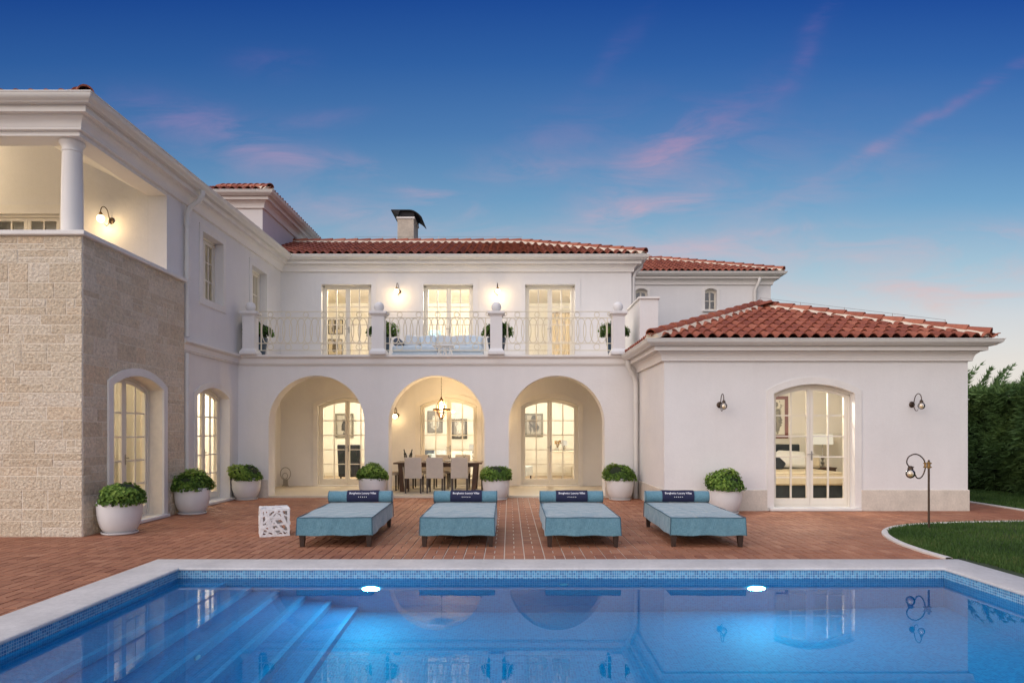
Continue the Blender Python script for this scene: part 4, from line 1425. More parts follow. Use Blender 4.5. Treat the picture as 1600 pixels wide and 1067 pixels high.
pool_lamp(-1.575, PY1 - 0.002, -0.58, 0, 'round underwater lamp shining beside the steps')
pool_lamp(2.81, PY1 - 0.002, -0.58, 0, 'round underwater lamp shining below the pavilion end of the pool')
for (x, y, z, rz, lab) in ((0.62, PY1 - 0.002, -0.40, 0, 'small round water inlet in the far pool wall'), (PX1 - 0.002, 6.3, -0.40, math.pi / -2, 'small round water inlet in the right pool wall')):
    m = MB(); m.lathe([(0.001, 0.001), (0.045, 0.001), (0.05, 0.006), (0.045, 0.012), (0.02, 0.012), (0.018, 0.004), (0.001, 0.004)], (0, 0, 0), 20, 'y', caps=False)
    o = m.build('pool_inlet', M['white_metal'], None, loc=(x, y, z)); o.rotation_euler = (0, 0, rz)
    tag(o, lab, 'pool fitting')
m = MB(); m.lathe([(0.001, 0.014), (0.09, 0.014), (0.12, 0.008), (0.125, 0.001)], (0, 0, 0), 28, caps=False)
for k in range(8):
    a = k * math.pi / 4
    m.tube([(0.03 * math.cos(a), 0.03 * math.sin(a), 0.016), (0.085 * math.cos(a), 0.085 * math.sin(a), 0.016)], 0.004, 5)
tag(m.build('pool_drain', M['white_metal'], None, loc=(-1.05, 5.35, ZB + 0.001)), 'round drain cover on the pool floor', 'drain')
m = MB(); m.lathe([(0.001, 0.012), (0.025, 0.012), (0.045, 0.008), (0.05, 0.001)], (0, 0, 0), 20, caps=False)
o = m.build('pool_inlet', M['white_metal'], None, loc=(-2.62 + 0.004, 5.72, -0.82)); o.rotation_euler = (0, R(90), 0)
tag(o, 'small round water inlet in a step riser', 'pool fitting')

# ================================================================== planting
def leaf_mesh(name, rnd, rx, rz, n, size, core=0.80, flat=0.0):
    """a dome of small leaves set in rosettes"""
    V, F, T = [], [], []
    # uneven outline
    bumps = [(Vector((rnd.uniform(-1, 1), rnd.uniform(-1, 1), rnd.uniform(-0.1, 1))).normalized(), rnd.uniform(-0.17, 0.17)) for _ in range(34)]
    def radius(d):
        s = 1.0
        for q, a in bumps:
            c_ = d.dot(q)
            if c_ > 0.75: s += a * (c_ - 0.75) / 0.25
        return s
    for _ in range(n):
        th = rnd.uniform(0, 2 * math.pi)
        cz = rnd.uniform(-0.22, 1.0)
        sxy = math.sqrt(max(0, 1 - cz * cz))
        d = Vector((math.cos(th) * sxy, math.sin(th) * sxy, cz))
        f = radius(d) * (rnd.uniform(0.80, 1.03) if rnd.random() < 0.96 else rnd.uniform(1.03, 1.09))
        p = Vector((d.x * rx * f, d.y * rx * f, d.z * rz * f))
        nrm = (d + Vector((rnd.gauss(0, .3), rnd.gauss(0, .3), rnd.gauss(0.25, .3)))).normalized()
        a = nrm.cross(Vector((0.3, 0.2, 1))).normalized()
        b_ = nrm.cross(a)
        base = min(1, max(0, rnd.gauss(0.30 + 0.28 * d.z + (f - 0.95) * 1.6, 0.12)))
        m = rnd.choice((5, 6, 6, 7))
        o0 = rnd.uniform(0, 6.28)
        for k in range(m):
            an = o0 + k * 2 * math.pi / m
            dr = a * math.cos(an) + b_ * math.sin(an)
            sd = nrm.cross(dr)
            L = size * rnd.uniform(0.75, 1.2)
            w_ = L * 0.34
            tip = p + dr * L + nrm * L * rnd.uniform(0.15, 0.6)
            mid = p + dr * L * 0.55 + nrm * L * rnd.uniform(0.15, 0.35)
            i = len(V)
            V += [tuple(p), tuple(mid + sd * w_), tuple(tip), tuple(mid - sd * w_)]
            F.append((i, i + 1, i + 2, i + 3))
            T.append(min(1, max(0, base + rnd.uniform(-0.1, 0.1))))
    me = bpy.data.meshes.new(name)
    me.from_pydata(V, [], F)
    at = me.attributes.new('tint', 'FLOAT', 'FACE'); at.data.foreach_set('value', T)
    me.materials.append(M['leaf'])
    return me


foliage_me = [leaf_mesh('foliage', random.Random(s), 0.345, 0.275, 2100, 0.027) for s in (1, 2, 3)]
for me in foliage_me:
    me.update()


def planter(loc, variant, rotz, label, scale=1.0):
    t = thing('potted_shrub', label, 'potted plant', loc, rotz, 'shrubs in round white pots')
    m = MB()
    m.lathe([(0.005, 0.028), (0.195, 0.028), (0.225, 0.045), (0.262, 0.11), (0.292, 0.20), (0.309, 0.30), (0.316, 0.40), (0.315, 0.480), (0.311, 0.497), (0.300, 0.502), (0.289, 0.496), (0.286, 0.46), (0.28, 0.40)], n=48, caps=False)
    m.build('pot', M['pot'], t, smooth=60)
    m = MB(); m.lathe([(0.005, 0.002), (0.235, 0.002), (0.252, 0.012), (0.256, 0.034), (0.247, 0.036), (0.240, 0.018), (0.005, 0.018)], n=40, caps=False)
    m.build('saucer', M['pot'], t, smooth=40)
    m = MB(); m.lathe([(0.001, 0.44), (0.284, 0.435)], n=24, caps=False)
    m.build('soil', M['soil'], t)
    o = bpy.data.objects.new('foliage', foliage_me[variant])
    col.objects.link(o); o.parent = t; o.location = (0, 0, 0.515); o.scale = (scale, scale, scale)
    m = MB(); m.lathe([(0.02, 0.44), (0.03, 0.50), (0.20, 0.50), (0.28, 0.56), (0.26, 0.66), (0.16, 0.74), (0.02, 0.76)], n=16)  # dark core painted as the shade between the leaves
    st_ = m.build('shade_core', M['core'], t, smooth=60)
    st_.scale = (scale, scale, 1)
    return t


planter((-5.97, 10.46, 0), 0, 0.3, 'shrub in white pot at the corner of the stone wall, beside the arched stone-wall door')
planter((-6.03, 12.98, 0), 1, 1.7, 'shrub in white pot between the two arched side doors')
planter((-6.06, 15.72, 0), 2, 2.9, 'shrub in white pot in the inner corner, before the first arch')
planter((X_(582, 15.72), 15.72, 0), 1, 4.1, 'shrub in white pot before the pier between first and second arch', 0.96)
planter((X_(775, 15.72), 15.72, 0), 0, 5.2, 'shrub in white pot before the pier between second and third arch')
planter((X_(969, 15.68), 15.68, 0), 2, 0.9, 'bright shrub in white pot between the third arch and a downpipe')
planter((X_(1133, 13.07), 13.07, 0), 1, 2.2, 'shrub in white pot against the pavilion wall, behind the rightmost daybed')

# balcony plants in tall blue pots
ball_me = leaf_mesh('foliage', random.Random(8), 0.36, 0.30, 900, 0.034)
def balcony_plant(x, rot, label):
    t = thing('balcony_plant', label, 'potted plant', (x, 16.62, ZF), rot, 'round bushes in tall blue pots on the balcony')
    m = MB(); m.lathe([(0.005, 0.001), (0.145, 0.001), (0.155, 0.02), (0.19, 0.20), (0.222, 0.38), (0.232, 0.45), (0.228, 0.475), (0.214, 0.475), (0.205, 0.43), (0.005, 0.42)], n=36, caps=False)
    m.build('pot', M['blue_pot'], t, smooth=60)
    m = MB(); m.sphere((0, 0, 0), 0.24, 16, 10, 0.75)  # dark ball painted as the shade deep in the bush
    m.build('shade_core', M['core'], t, loc=(0, 0, 0.66))
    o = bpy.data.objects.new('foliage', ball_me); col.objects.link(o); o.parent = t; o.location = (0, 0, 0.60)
for px, rot, lab in ((403, 0.2, 'bush in a blue pot behind the leftmost balustrade pillar'), (596, 1.9, 'bush in a blue pot at the balcony sofa end with the round bolster'),
                     (776, 3.1, 'bush in a blue pot at the empty end of the balcony sofa'), (961, 4.4, 'bush in a blue pot beside the white parapet wall')):
    balcony_plant(X_(px, 16.62), rot, lab)

# cypress hedge
def hedge():
    V, F, T = [], [], []
    rnd = random.Random(17)
    def blade(p, q, w_, t, nrm):
        d = (q - p)
        s = d.cross(nrm)
        if s.length < 1e-6: return
        s = s.normalized() * w_
        i = len(V)
        m = p + d * 0.45
        V.extend([tuple(p), tuple(m + s), tuple(q), tuple(m - s)])
        F.append((i, i + 1, i + 2, i + 3)); T.append(min(1, max(0, t)))
    def spray(p, out, L, t):
        for k in range(9):
            dr = (out + Vector((rnd.gauss(0, .45), rnd.gauss(0, .45), rnd.gauss(0.05, .38)))).normalized()
            q = p + dr * L * rnd.uniform(0.5, 1.1)
            q.z -= L * 0.12
            blade(p + dr * 0.02, q, L * 0.06, t + rnd.uniform(-0.16, 0.16), Vector((rnd.gauss(0, 1), rnd.gauss(0, 1), rnd.gauss(0, 1))).normalized())
    def face(y, z):
        return 12.55 + 0.16 * math.sin(y * 1.9 + 0.6 * math.sin(z * 2.1)) + 0.13 * math.sin(z * 3.3 + y * 0.8) + 0.10 * math.sin(y * 5.1 - z * 2.0)
    top = 2.58
    y = 0
    for _ in range(15000):
        y = 13.0 + 13.0 * rnd.random() ** 1.1 if rnd.random() < 0.85 else rnd.uniform(6, 32)
        z = rnd.uniform(0.04, top)
        x = face(y, z) + rnd.uniform(-0.08, 0.28)
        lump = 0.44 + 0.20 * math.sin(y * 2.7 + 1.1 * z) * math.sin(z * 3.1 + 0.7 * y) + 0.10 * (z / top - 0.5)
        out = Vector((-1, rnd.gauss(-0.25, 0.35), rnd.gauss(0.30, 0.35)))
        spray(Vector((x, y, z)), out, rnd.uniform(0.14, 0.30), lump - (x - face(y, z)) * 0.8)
    for _ in range(3200):
        y = rnd.uniform(8, 30); x = rnd.uniform(12.5, 13.9)
        spray(Vector((x, y, top + rnd.uniform(-0.10, 0.10))), Vector((rnd.gauss(0.2, .4), rnd.gauss(0, .4), 1)), rnd.uniform(0.16, 0.34), 0.55)
    # wind-bent tips standing above the clipped top
    y = 8.0
    while y < 30:
        y += rnd.uniform(0.13, 0.30)
        x = rnd.uniform(12.5, 13.5)
        H = rnd.uniform(0.5, 1.15)
        lean = Vector((rnd.uniform(0.25, 0.65), rnd.uniform(-0.2, 0.2), 0))
        prev = None
        pts = []
        for k in range(9):
            s = k / 8
            pts.append(Vector((x, y, top - 0.1)) + Vector((0, 0, H * s)) + lean * (H * s * s))
        for k in range(8):
            a, b_ = pts[k], pts[k + 1]
            d = (b_ - a).normalized()
            blade(a - d * 0.03, b_ + d * 0.05, 0.030 * (1 - k / 9), 0.45, Vector((0, 1, 0.2)))
            for _ in range(12):
                dr = (d * 1.1 + Vector((rnd.gauss(0.3, .5), rnd.gauss(0, .5), rnd.gauss(0, .35)))).normalized()
                L = (0.30 - 0.020 * k) * rnd.uniform(0.6, 1.15)
                blade(a, a + dr * L, 0.012, 0.4 + rnd.uniform(-0.2, 0.25), Vector((rnd.gauss(0, .4), 1, rnd.gauss(0, .4))).normalized())
    me = bpy.data.meshes.new('foliage')
    me.from_pydata(V, [], F)
    at = me.attributes.new('tint', 'FLOAT', 'FACE'); at.data.foreach_set('value', T)
    t = thing('hedge', 'tall clipped cypress hedge with wispy tips beside the lawn', 'hedge', (12.6, 18, 0))
    o = finish(me, 'foliage', M['hedge'], t, 0)
    o.location = (-12.6, -18, 0)
    m = MB(); m.box(0.40, 1.6, -12.0, 16.0, 0.02, top - 0.12)  # dark box painted as the shade inside the hedge
    m.build('inner_shade', M['core'], t, smooth=0)
hedge()
# ================================================================== daybeds
def text_mesh(body, size):
    cu = bpy.data.curves.new('lettering', 'FONT')
    cu.body = body
    cu.size = size
    cu.align_x = 'CENTER'
    cu.resolution_u = 3
    cu.offset = 0.0006
    o = bpy.data.objects.new('lettering', cu)
    col.objects.link(o)
    dg = bpy.context.evaluated_depsgraph_get()
    dg.update()
    me = bpy.data.meshes.new_from_object(o.evaluated_get(dg))
    bpy.data.objects.remove(o)
    bpy.data.curves.remove(cu)
    return me


def star(mb, cx, cz, r, f):
    pts = [(cx + (r if k % 2 == 0 else r * 0.42) * math.sin(k * math.pi / 5), cz + (r if k % 2 == 0 else r * 0.42) * math.cos(k * math.pi / 5)) for k in range(10)]
    c0 = mb.vert(f(cx, cz))
    ids = [mb.vert(f(*p)) for p in pts]
    for k in range(10):
        mb.face((c0, ids[k], ids[(k + 1) % 10]))


def make_daybed(label, seed):
    rnd = random.Random(seed)
    t = thing('daybed', label, 'daybed', (0, 0, 0), 0, 'teal daybeds in a row by the pool')
    W, L, z0, z1 = 0.50, 1.03, 0.158, 0.405
    # soft upholstered block
    bm = bmesh.new()
    bmesh.ops.create_cube(bm, size=1.0)
    bmesh.ops.subdivide_edges(bm, edges=bm.edges[:], cuts=9, use_grid_fill=True)
    ph = [rnd.uniform(0, 6.28) for _ in range(6)]
    for v in bm.verts:
        x, y, z = v.co.x * 2, v.co.y * 2, v.co.z + 0.5
        flare = 1.0 + 0.022 * (1 - z)
        px, py = x * W * flare, y * L * (1.0 + 0.010 * (1 - z))
        pz = z0 + (z1 - z0) * z
        if z > 0.99:
            pz += 0.012 * (1 - x * x) * (1 - y * y) + 0.004 * math.sin(x * 3 + ph[0]) * math.sin(y * 5 + ph[1])
            if abs(x) > .99 or abs(y) > .99: pz -= 0.004 + 0.004 * math.sin(5 * x + 7 * y + ph[2])
        else:
            k = 0.006 * math.sin(9 * y + ph[3]) * (1 - z) + 0.004 * math.sin(14 * x + ph[4])
            if abs(x) > .99: px += k * (1 if x > 0 else -1)
            if abs(y) > .99: py += k * (1 if y > 0 else -1)
            if z < 0.01: pz += 0.007 * math.sin(7 * (x + y) + ph[5])
        v.co = (px, py, pz)
    me = bpy.data.meshes.new('upholstered_base'); bm.to_mesh(me); bm.free()
    box_uv(me)
    finish(me, 'upholstered_base', M['fabric'], t, 50, 0.010)
    # piping along the seams
    m = MB()
    def zt(x, y): return z1 + 0.001 + 0.0025 * math.sin(5 * x / W + 7 * y / L + ph[2])
    ring = []
    n = 14
    for (a, b_) in (((-1, -1), (1, -1)), ((1, -1), (1, 1)), ((1, 1), (-1, 1)), ((-1, 1), (-1, -1))):
        for k in range(n):
            s = k / n
            x, y = (a[0] + (b_[0] - a[0]) * s) * (W - 0.001), (a[1] + (b_[1] - a[1]) * s) * (L - 0.001)
            ring.append((x, y, zt(x, y) - 0.004))
    m.tube(ring, 0.0058, 6, closed=True)
    for sx in (-1, 1):
        for sy in (-1, 1):
            m.tube([(sx * (W + 0.011 * s), sy * (L + 0.010 * s), z1 - 0.004 - (z1 - z0 - 0.006) * s) for s in (0, .33, .66, 1)], 0.0055, 6)
    m.build('piping', M['piping'], t, smooth=60)
    # bolster
    br, by, bz = 0.094, L - 0.125, z1 + 0.098
    m = MB()
    prof = [(0.004, -0.515), (0.05, -0.517), (0.082, -0.515), (br * 0.98, -0.505), (br, -0.49)] + [(br * (1 + 0.015 * math.sin(k * 1.7 + ph[0])), -0.49 + 0.98 * k / 12) for k in range(1, 12)] + [(br, 0.49), (br * 0.98, 0.505), (0.082, 0.515), (0.05, 0.517), (0.004, 0.515)]
    m.lathe(prof, (0, by, bz), 28, 'x')
    bo = m.build('bolster', M['fabric'], t, smooth=50)
    for s in (-1, 1):
        m = MB()
        m.tube([(s * 0.508, by + (br * 0.985) * math.cos(a * math.pi / 14), bz + (br * 0.985) * math.sin(a * math.pi / 14)) for a in range(28)], 0.005, 6, closed=True)
        m.build('piping', M['piping'], bo, smooth=60)
    # navy cover with the lettering, wrapped round the bolster
    off = {1: 0.045, 2: 0.012, 3: 0.003, 4: 0.01}.get(seed, 0)
    R1 = br + 0.010
    def wrap(x, h, lift=0.0):          # h: height on the cloth above the lower front hem
        a = math.pi + 0.62 - h / R1    # angle measured in the y-z plane from +y
        return (off + x, by + (R1 + lift) * math.cos(a), bz + (R1 + lift) * math.sin(a))
    m = MB()
    hw = 0.255
    rows = [-0.02 + k * 0.018 for k in range(22)]
    cols = [-hw + 2 * hw * k / 10 for k in range(11)]
    for lift in (0.0, -0.006):
        ids = [[m.vert(wrap(x, h, lift + 0.002 * math.sin(x * 17 + h * 20 + ph[1]))) for x in cols] for h in rows]
        for i in range(len(rows) - 1):
            for j in range(len(cols) - 1):
                m.face((ids[i][j], ids[i][j + 1], ids[i + 1][j + 1], ids[i + 1][j]))
        if lift == 0.0: first = ids
    for (r0, r1) in (([q[0] for q in first], [q[0] for q in ids]), ([q[-1] for q in first], [q[-1] for q in ids]), (first[0], ids[0]), (first[-1], ids[-1])):
        m.ring_join([r0, r1], closed_ring=False)
    cov = m.build('bolster_cover', M['navy'], t, smooth=60)
    tm = text_mesh('Borghetto Luxury Villas', 0.048)
    xs_ = [v.co.x for v in tm.vertices]
    sx = 0.425 / (max(xs_) - min(xs_))
    for v in tm.vertices:
        v.co = wrap(v.co.x * sx, 0.115 + v.co.y * 1.0, 0.0045)
    tm.name = 'lettering'
    at = tm.attributes.new('tint', 'FLOAT', 'FACE')
    finish(tm, 'lettering', M['letter'], cov, 0)
    m = MB()
    for k in range(5): star(m, -0.062 + 0.031 * k, 0.068, 0.0105, lambda x, h: wrap(x, h, 0.0045))
    m.build('stars', M['letter'], cov, smooth=0)
    # legs
    for sx in (-1, 1):
        for sy in (-1, 1):
            m = MB()
            xc, yc = sx * 0.445, sy * 0.955
            a, b_ = 0.026, 0.040
            m.hexa([(xc - a + sx * .004, yc - a, 0.0), (xc + a + sx * .004, yc - a, 0.0), (xc + a + sx * .004, yc + a, 0.0), (xc - a + sx * .004, yc + a, 0.0)],
                   [(xc - b_, yc - b_, z0 + 0.02), (xc + b_, yc - b_, z0 + 0.02), (xc + b_, yc + b_, z0 + 0.02), (xc - b_, yc + b_, z0 + 0.02)])
            m.build('leg', M['dark_wood'], t, bevel=0.003)
    return t


for i, (x, y, rz, lab) in enumerate(((-2.385, 10.20, R(2.0), 'teal daybed with navy bolster cover, beside the white cube table'),
                                     (-0.708, 10.20, R(0.3), 'teal daybed second from the cube table, before the dining table arch'),
                                     (0.998, 10.20, R(-0.4), 'teal daybed before the third arch, third from the cube table'),
                                     (2.695, 10.20, R(-1.4), 'teal daybed farthest from the cube table, before the pavilion wall'))):
    bd = make_daybed(lab, i + 1)
    bd.location = (x, y, 0)
    bd.rotation_euler = (0, 0, rz)

# ================================================================== white pierced cube table
def cube_table():
    t = thing('cube_table', 'white cube side table with pierced abstract pattern beside a teal daybed', 'side table', (-3.56, 10.33, 0.0), R(23))
    S, th = 0.205, 0.008
    rnd = random.Random(12)
    def panel(name, f, solid_extra):
        m = MB()
        def strip(a, b_, w_, k):
            a, b_ = Vector(a), Vector(b_)
            d = (b_ - a).normalized(); n_ = Vector((-d.y, d.x)) * w_
            def cl(p): return (max(-S, min(S, p.x)), max(-S, min(S, p.y)))
            q = [cl(a - n_), cl(b_ - n_), cl(b_ + n_), cl(a + n_)]
            e = 0.0004 * k
            m.hexa([f(x, y, 0 + e) for x, y in q], [f(x, y, -th + e) for x, y in q])
        w_ = 0.017
        for k, (a, b_) in enumerate((((-S, -S + w_), (S, -S + w_)), ((-S, S - w_), (S, S - w_)), ((-S + w_, -S), (-S + w_, S)), ((S - w_, -S), (S - w_, S)))):
            strip(a, b_, w_, k + 1)
        k = 5
        for _ in range(24):
            an = rnd.choice((rnd.gauss(-0.35, 0.2), rnd.gauss(0.2, 0.2), rnd.gauss(1.3, 0.4), rnd.gauss(-1.0, 0.3)))
            c_ = Vector((rnd.uniform(-S, S), rnd.uniform(-S, S)))
            d = Vector((math.cos(an), math.sin(an)))
            L = rnd.uniform(0.10, 0.24)
            strip(c_ - d * L, c_ + d * L, rnd.uniform(0.007, 0.022), k)
            k += 1
        m.build(name, M['white_metal'], t, smooth=0)
    zc = S
    panel('side_panel', lambda x, z, d: (x, -S - d, zc + z), 0)
    panel('side_panel', lambda x, z, d: (x, S + d, zc + z), 0)
    panel('side_panel', lambda x, z, d: (-S - d, x, zc + z), 0)
    panel('side_panel', lambda x, z, d: (S + d, x, zc + z), 0)
    panel('top_panel', lambda x, y, d: (x, y, 2 * S + 0.001 + d), 0)
cube_table()

# ================================================================== lamps
def wall_lamp(loc, label, lit, turn=0.0, mirror=1):
    t = thing('wall_lamp', label, 'wall lamp', loc, turn, 'gooseneck wall lamps with glass globes')
    m = MB(); m.lathe([(0.001, 0.024), (0.03, 0.024), (0.052, 0.016), (0.062, 0.006), (0.062, 0.001)], (0, 0, 0), 28, 'y', caps=False)
    m.build('back_plate', M['iron'], t, smooth=40)
    m = MB()
    # crook: out of the plate, up and over to the lamp; a curl below
    up = smooth_line([(0.02, 0.0), (0.055, 0.03), (0.075, 0.10), (0.105, 0.165), (0.165, 0.205), (0.225, 0.185), (0.255, 0.13), (0.258, 0.075)], 5)
    m.tube([(0, -a, b_) for a, b_ in up], 0.0085, 7)
    dn = smooth_line([(0.03, 0.005), (0.055, -0.03), (0.075, -0.085), (0.115, -0.125), (0.155, -0.12), (0.172, -0.095)], 5)
    m.tube([(0, -a, b_) for a, b_ in dn], [0.0085 - 0.00015 * k for k in range(len(dn))], 7)
    m.tube([(0, -0.02, 0), (0, -0.045, 0)], 0.014, 10)
    m.build('arm', M['iron'], t, smooth=60)
    m = MB(); m.lathe([(0.008, 0.085), (0.018, 0.082), (0.022, 0.07), (0.030, 0.062), (0.034, 0.03), (0.036, 0.022), (0.030, 0.020)], (0, -0.258, 0), 20)
    m.build('lamp_holder', M['brass' if lit else 'iron'], t, smooth=40)
    m = MB(); m.sphere((0, -0.258, -0.035), 0.066, 24, 16, 1.08)
    m.build('globe', M['globe_on' if lit else 'globe_off'], t, smooth=60)
    if not lit:
        m = MB(); m.lathe([(0.012, 0.02), (0.014, 0.0), (0.028, -0.03), (0.030, -0.05), (0.020, -0.075), (0.004, -0.082)], (0, -0.258, 0), 16)
        m.build('bulb', M['filament'], t, smooth=60)
    else:
        ld = bpy.data.lights.new('lamp_glow', 'POINT')
        ld.energy = lit
        ld.color = (1.0, 0.68, 0.32)
        ld.shadow_soft_size = 0.05
        lo = bpy.data.objects.new('lamp_glow', ld)
        col.objects.link(lo); lo.parent = t; lo.location = (0, -0.275, -0.12)
    return t


wall_lamp((X_(623.5, 19.1), YB - 0.001, 5.47), 'lit lamp on the balcony wall above the blue pot at the sofa end', 13, R(-6))
wall_lamp((X_(776.5, 19.1), YB - 0.001, 5.47), 'lit lamp on the balcony wall above a stone ball, between second and third balcony doors', 13, R(6))
wall_lamp((-7.43, 12.749, 5.49), 'lit lamp in the upper loggia above the stone wall', 11, R(-12))
wall_lamp((-10.65, 12.749, 5.49), 'lit lamp added out of view beyond the upper loggia door', 16, R(12))  # unseen second lamp, added to warm and brighten the loggia
wall_lamp((-3.14, YB - 0.001, 2.02), 'lit lamp beside the dining table under the second arch', 6, R(-4))
wall_lamp((-0.27, YB - 0.001, 2.02), 'lit lamp behind the pier between second and third arch', 6, 0)
wall_lamp((X_(1124.6, YR), YR - 0.001, Z_(632.5, YR)), 'unlit lamp on the pavilion wall above a potted shrub', 0, R(0))
wall_lamp((X_(1424.8, YR), YR - 0.001, Z_(632, YR)), 'unlit lamp on the pavilion wall between door and hedge', 0, R(8))

# garden lamp on the lawn
t = thing('garden_lamp', 'bronze garden lamp post with a curled arm standing on the lawn', 'garden lamp', (6.665, 10.85, 0))
m = MB(); m.tube([(0, 0, -0.03), (0, 0, 1.09)], 0.0155, 12); m.lathe([(0.03, 0.0), (0.028, 0.02), (0.018, 0.03)], (0, 0, 0), 12); m.sphere((0, 0, 1.093), 0.017, 12, 8)
m.build('post', M['iron'], t, smooth=50)
m = MB(); m.box(-0.075, 0.035, -0.022, 0.022, 0.985, 1.005); m.box(-0.075, 0.035, -0.022, 0.022, 1.045, 1.065); m.lathe([(0.024, 0.975), (0.024, 1.075)], (0, 0, 0), 14); m.lathe([(0.018, 0.985), (0.018, 1.065)], (-0.055, 0, 0), 12)
m.build('clamp', M['brass'], t, smooth=40)
m = MB()
hoop = smooth_line([(-0.285, 0.985), (-0.335, 1.03), (-0.350, 1.09), (-0.315, 1.16), (-0.235, 1.198), (-0.155, 1.185), (-0.085, 1.12), (-0.055, 1.025), (-0.068, 0.93), (-0.105, 0.85), (-0.155, 0.815), (-0.200, 0.835), (-0.212, 0.875)], 5)
m.tube([(x, 0, z) for x, z in hoop], 0.010, 8)
m.build('arm', M['iron'], t, smooth=60)
m = MB(); m.lathe([(0.012, 1.015), (0.030, 1.01), (0.036, 0.995), (0.032, 0.985), (0.040, 0.98), (0.043, 0.955), (0.034, 0.945)], (-0.292, 0, 0), 20); m.tube([(-0.26, 0, 0.99), (-0.235, 0, 1.0)], 0.006, 6)
m.build('lamp_holder', M['iron'], t, smooth=40)
m = MB(); m.sphere((-0.292, 0, 0.890), 0.071, 24, 16, 1.05)
m.build('globe', M['globe_off'], t, smooth=60)
m = MB(); m.lathe([(0.012, 0.95), (0.015, 0.93), (0.034, 0.89), (0.036, 0.865), (0.022, 0.84), (0.004, 0.83)], (-0.292, 0, 0), 16)
m.build('bulb', M['filament'], t, smooth=60)

# lantern hanging in the middle arch
LX, LY, LZ = X_(689.7, 17.5), 17.5, Z_(640, 17.5)
t = thing('hanging_lantern', 'lit brass orb lantern hanging on a chain under the second arch', 'lantern', (LX, LY, LZ))
m = MB()
for k in range(17):
    z = 0.33 + (3.05 - LZ - 0.33) * k / 17
    h = (3.05 - LZ - 0.33) / 17
    m.tube([(0.010 * math.cos(a) * (1 if k % 2 else 0), 0.010 * math.cos(a) * (0 if k % 2 else 1), z + h / 2 + h * 0.62 * math.sin(a)) for a in [q * math.pi / 5 for q in range(10)]], 0.0032, 5, closed=True)
m.build('chain', M['iron'], t, smooth=60)
m = MB()
m.lathe([(0.005, 0.335), (0.018, 0.32), (0.022, 0.285), (0.042, 0.265), (0.050, 0.245), (0.046, 0.235), (0.005, 0.235)], n=20)
m.lathe([(0.005, -0.235), (0.03, -0.235), (0.036, -0.222), (0.024, -0.205), (0.005, -0.205)], n=20)
m.lathe([(0.208, -0.024), (0.222, -0.024), (0.222, 0.024), (0.208, 0.024), (0.208, -0.024)], n=40, caps=False)
for k in range(4):
    a = k * math.pi / 2 + 0.5
    pts = smooth_line([(0.04, 0.245), (0.085, 0.19), (0.118, 0.10), (0.122, 0.0), (0.105, -0.10), (0.065, -0.18), (0.022, -0.225)], 4)
    m.tube([(r_ * math.cos(a), r_ * math.sin(a), z) for r_, z in pts], 0.0125, 6)
    m.tube([(0.12 * math.cos(a), 0.12 * math.sin(a), 0.0), (0.215 * math.cos(a), 0.215 * math.sin(a), 0.0)], 0.006, 6)
m.build('frame', M['lantern_metal'], t, smooth=50)
m = MB(); m.lathe([(0.03, 0.215), (0.075, 0.16), (0.105, 0.09), (0.110, 0.0), (0.094, -0.10), (0.055, -0.175), (0.02, -0.20)], n=28, caps=False)
m.build('globe', M['globe_off'], t, smooth=60)
m = MB()
for k in range(3):
    a = k * 2.094
    m.sphere((0.035 * math.cos(a), 0.035 * math.sin(a), -0.03), 0.020, 12, 8, 1.5)
m.build('bulb', M['bulb'], t, smooth=60)
ld = bpy.data.lights.new('lamp_glow', 'POINT'); ld.energy = 140; ld.color = (1.0, 0.72, 0.40); ld.shadow_soft_size = 0.05
lo = bpy.data.objects.new('lamp_glow', ld); col.objects.link(lo); lo.parent = t; lo.location = (0, 0, 0.04)

# ================================================================== dining set under the middle arch
TXc, TYc = X_(683.5, 17.2), 17.72
t = thing('dining_table', 'dark wood dining table under the second arch', 'table', (TXc, TYc, 0.045))
m = MB(); m.box(-1.12, 1.12, -0.50, 0.50, 0.695, 0.735)
m.build('tabletop', M['table_wood'], t, bevel=0.004)
m = MB(); m.box(-0.9, 0.9, -0.40, -0.37, 0.62, 0.694); m.box(-0.9, 0.9, 0.37, 0.40, 0.62, 0.694)
m.build('apron', M['table_wood'], t)
for sx in (-1, 1):
    for sy in (-1, 1):
        m = MB()
        xb, xt = sx * 0.90, sx * 0.955
        m.hexa([(xb - .055, sy * .42 - .04, 0), (xb + .055, sy * .42 - .04, 0), (xb + .055, sy * .42 + .04, 0), (xb - .055, sy * .42 + .04, 0)],
               [(xt - .055, sy * .42 - .04, .694), (xt + .055, sy * .42 - .04, .694), (xt + .055, sy * .42 + .04, .694), (xt - .055, sy * .42 + .04, .694)])
        m.build('leg', M['table_wood'], t, bevel=0.003)


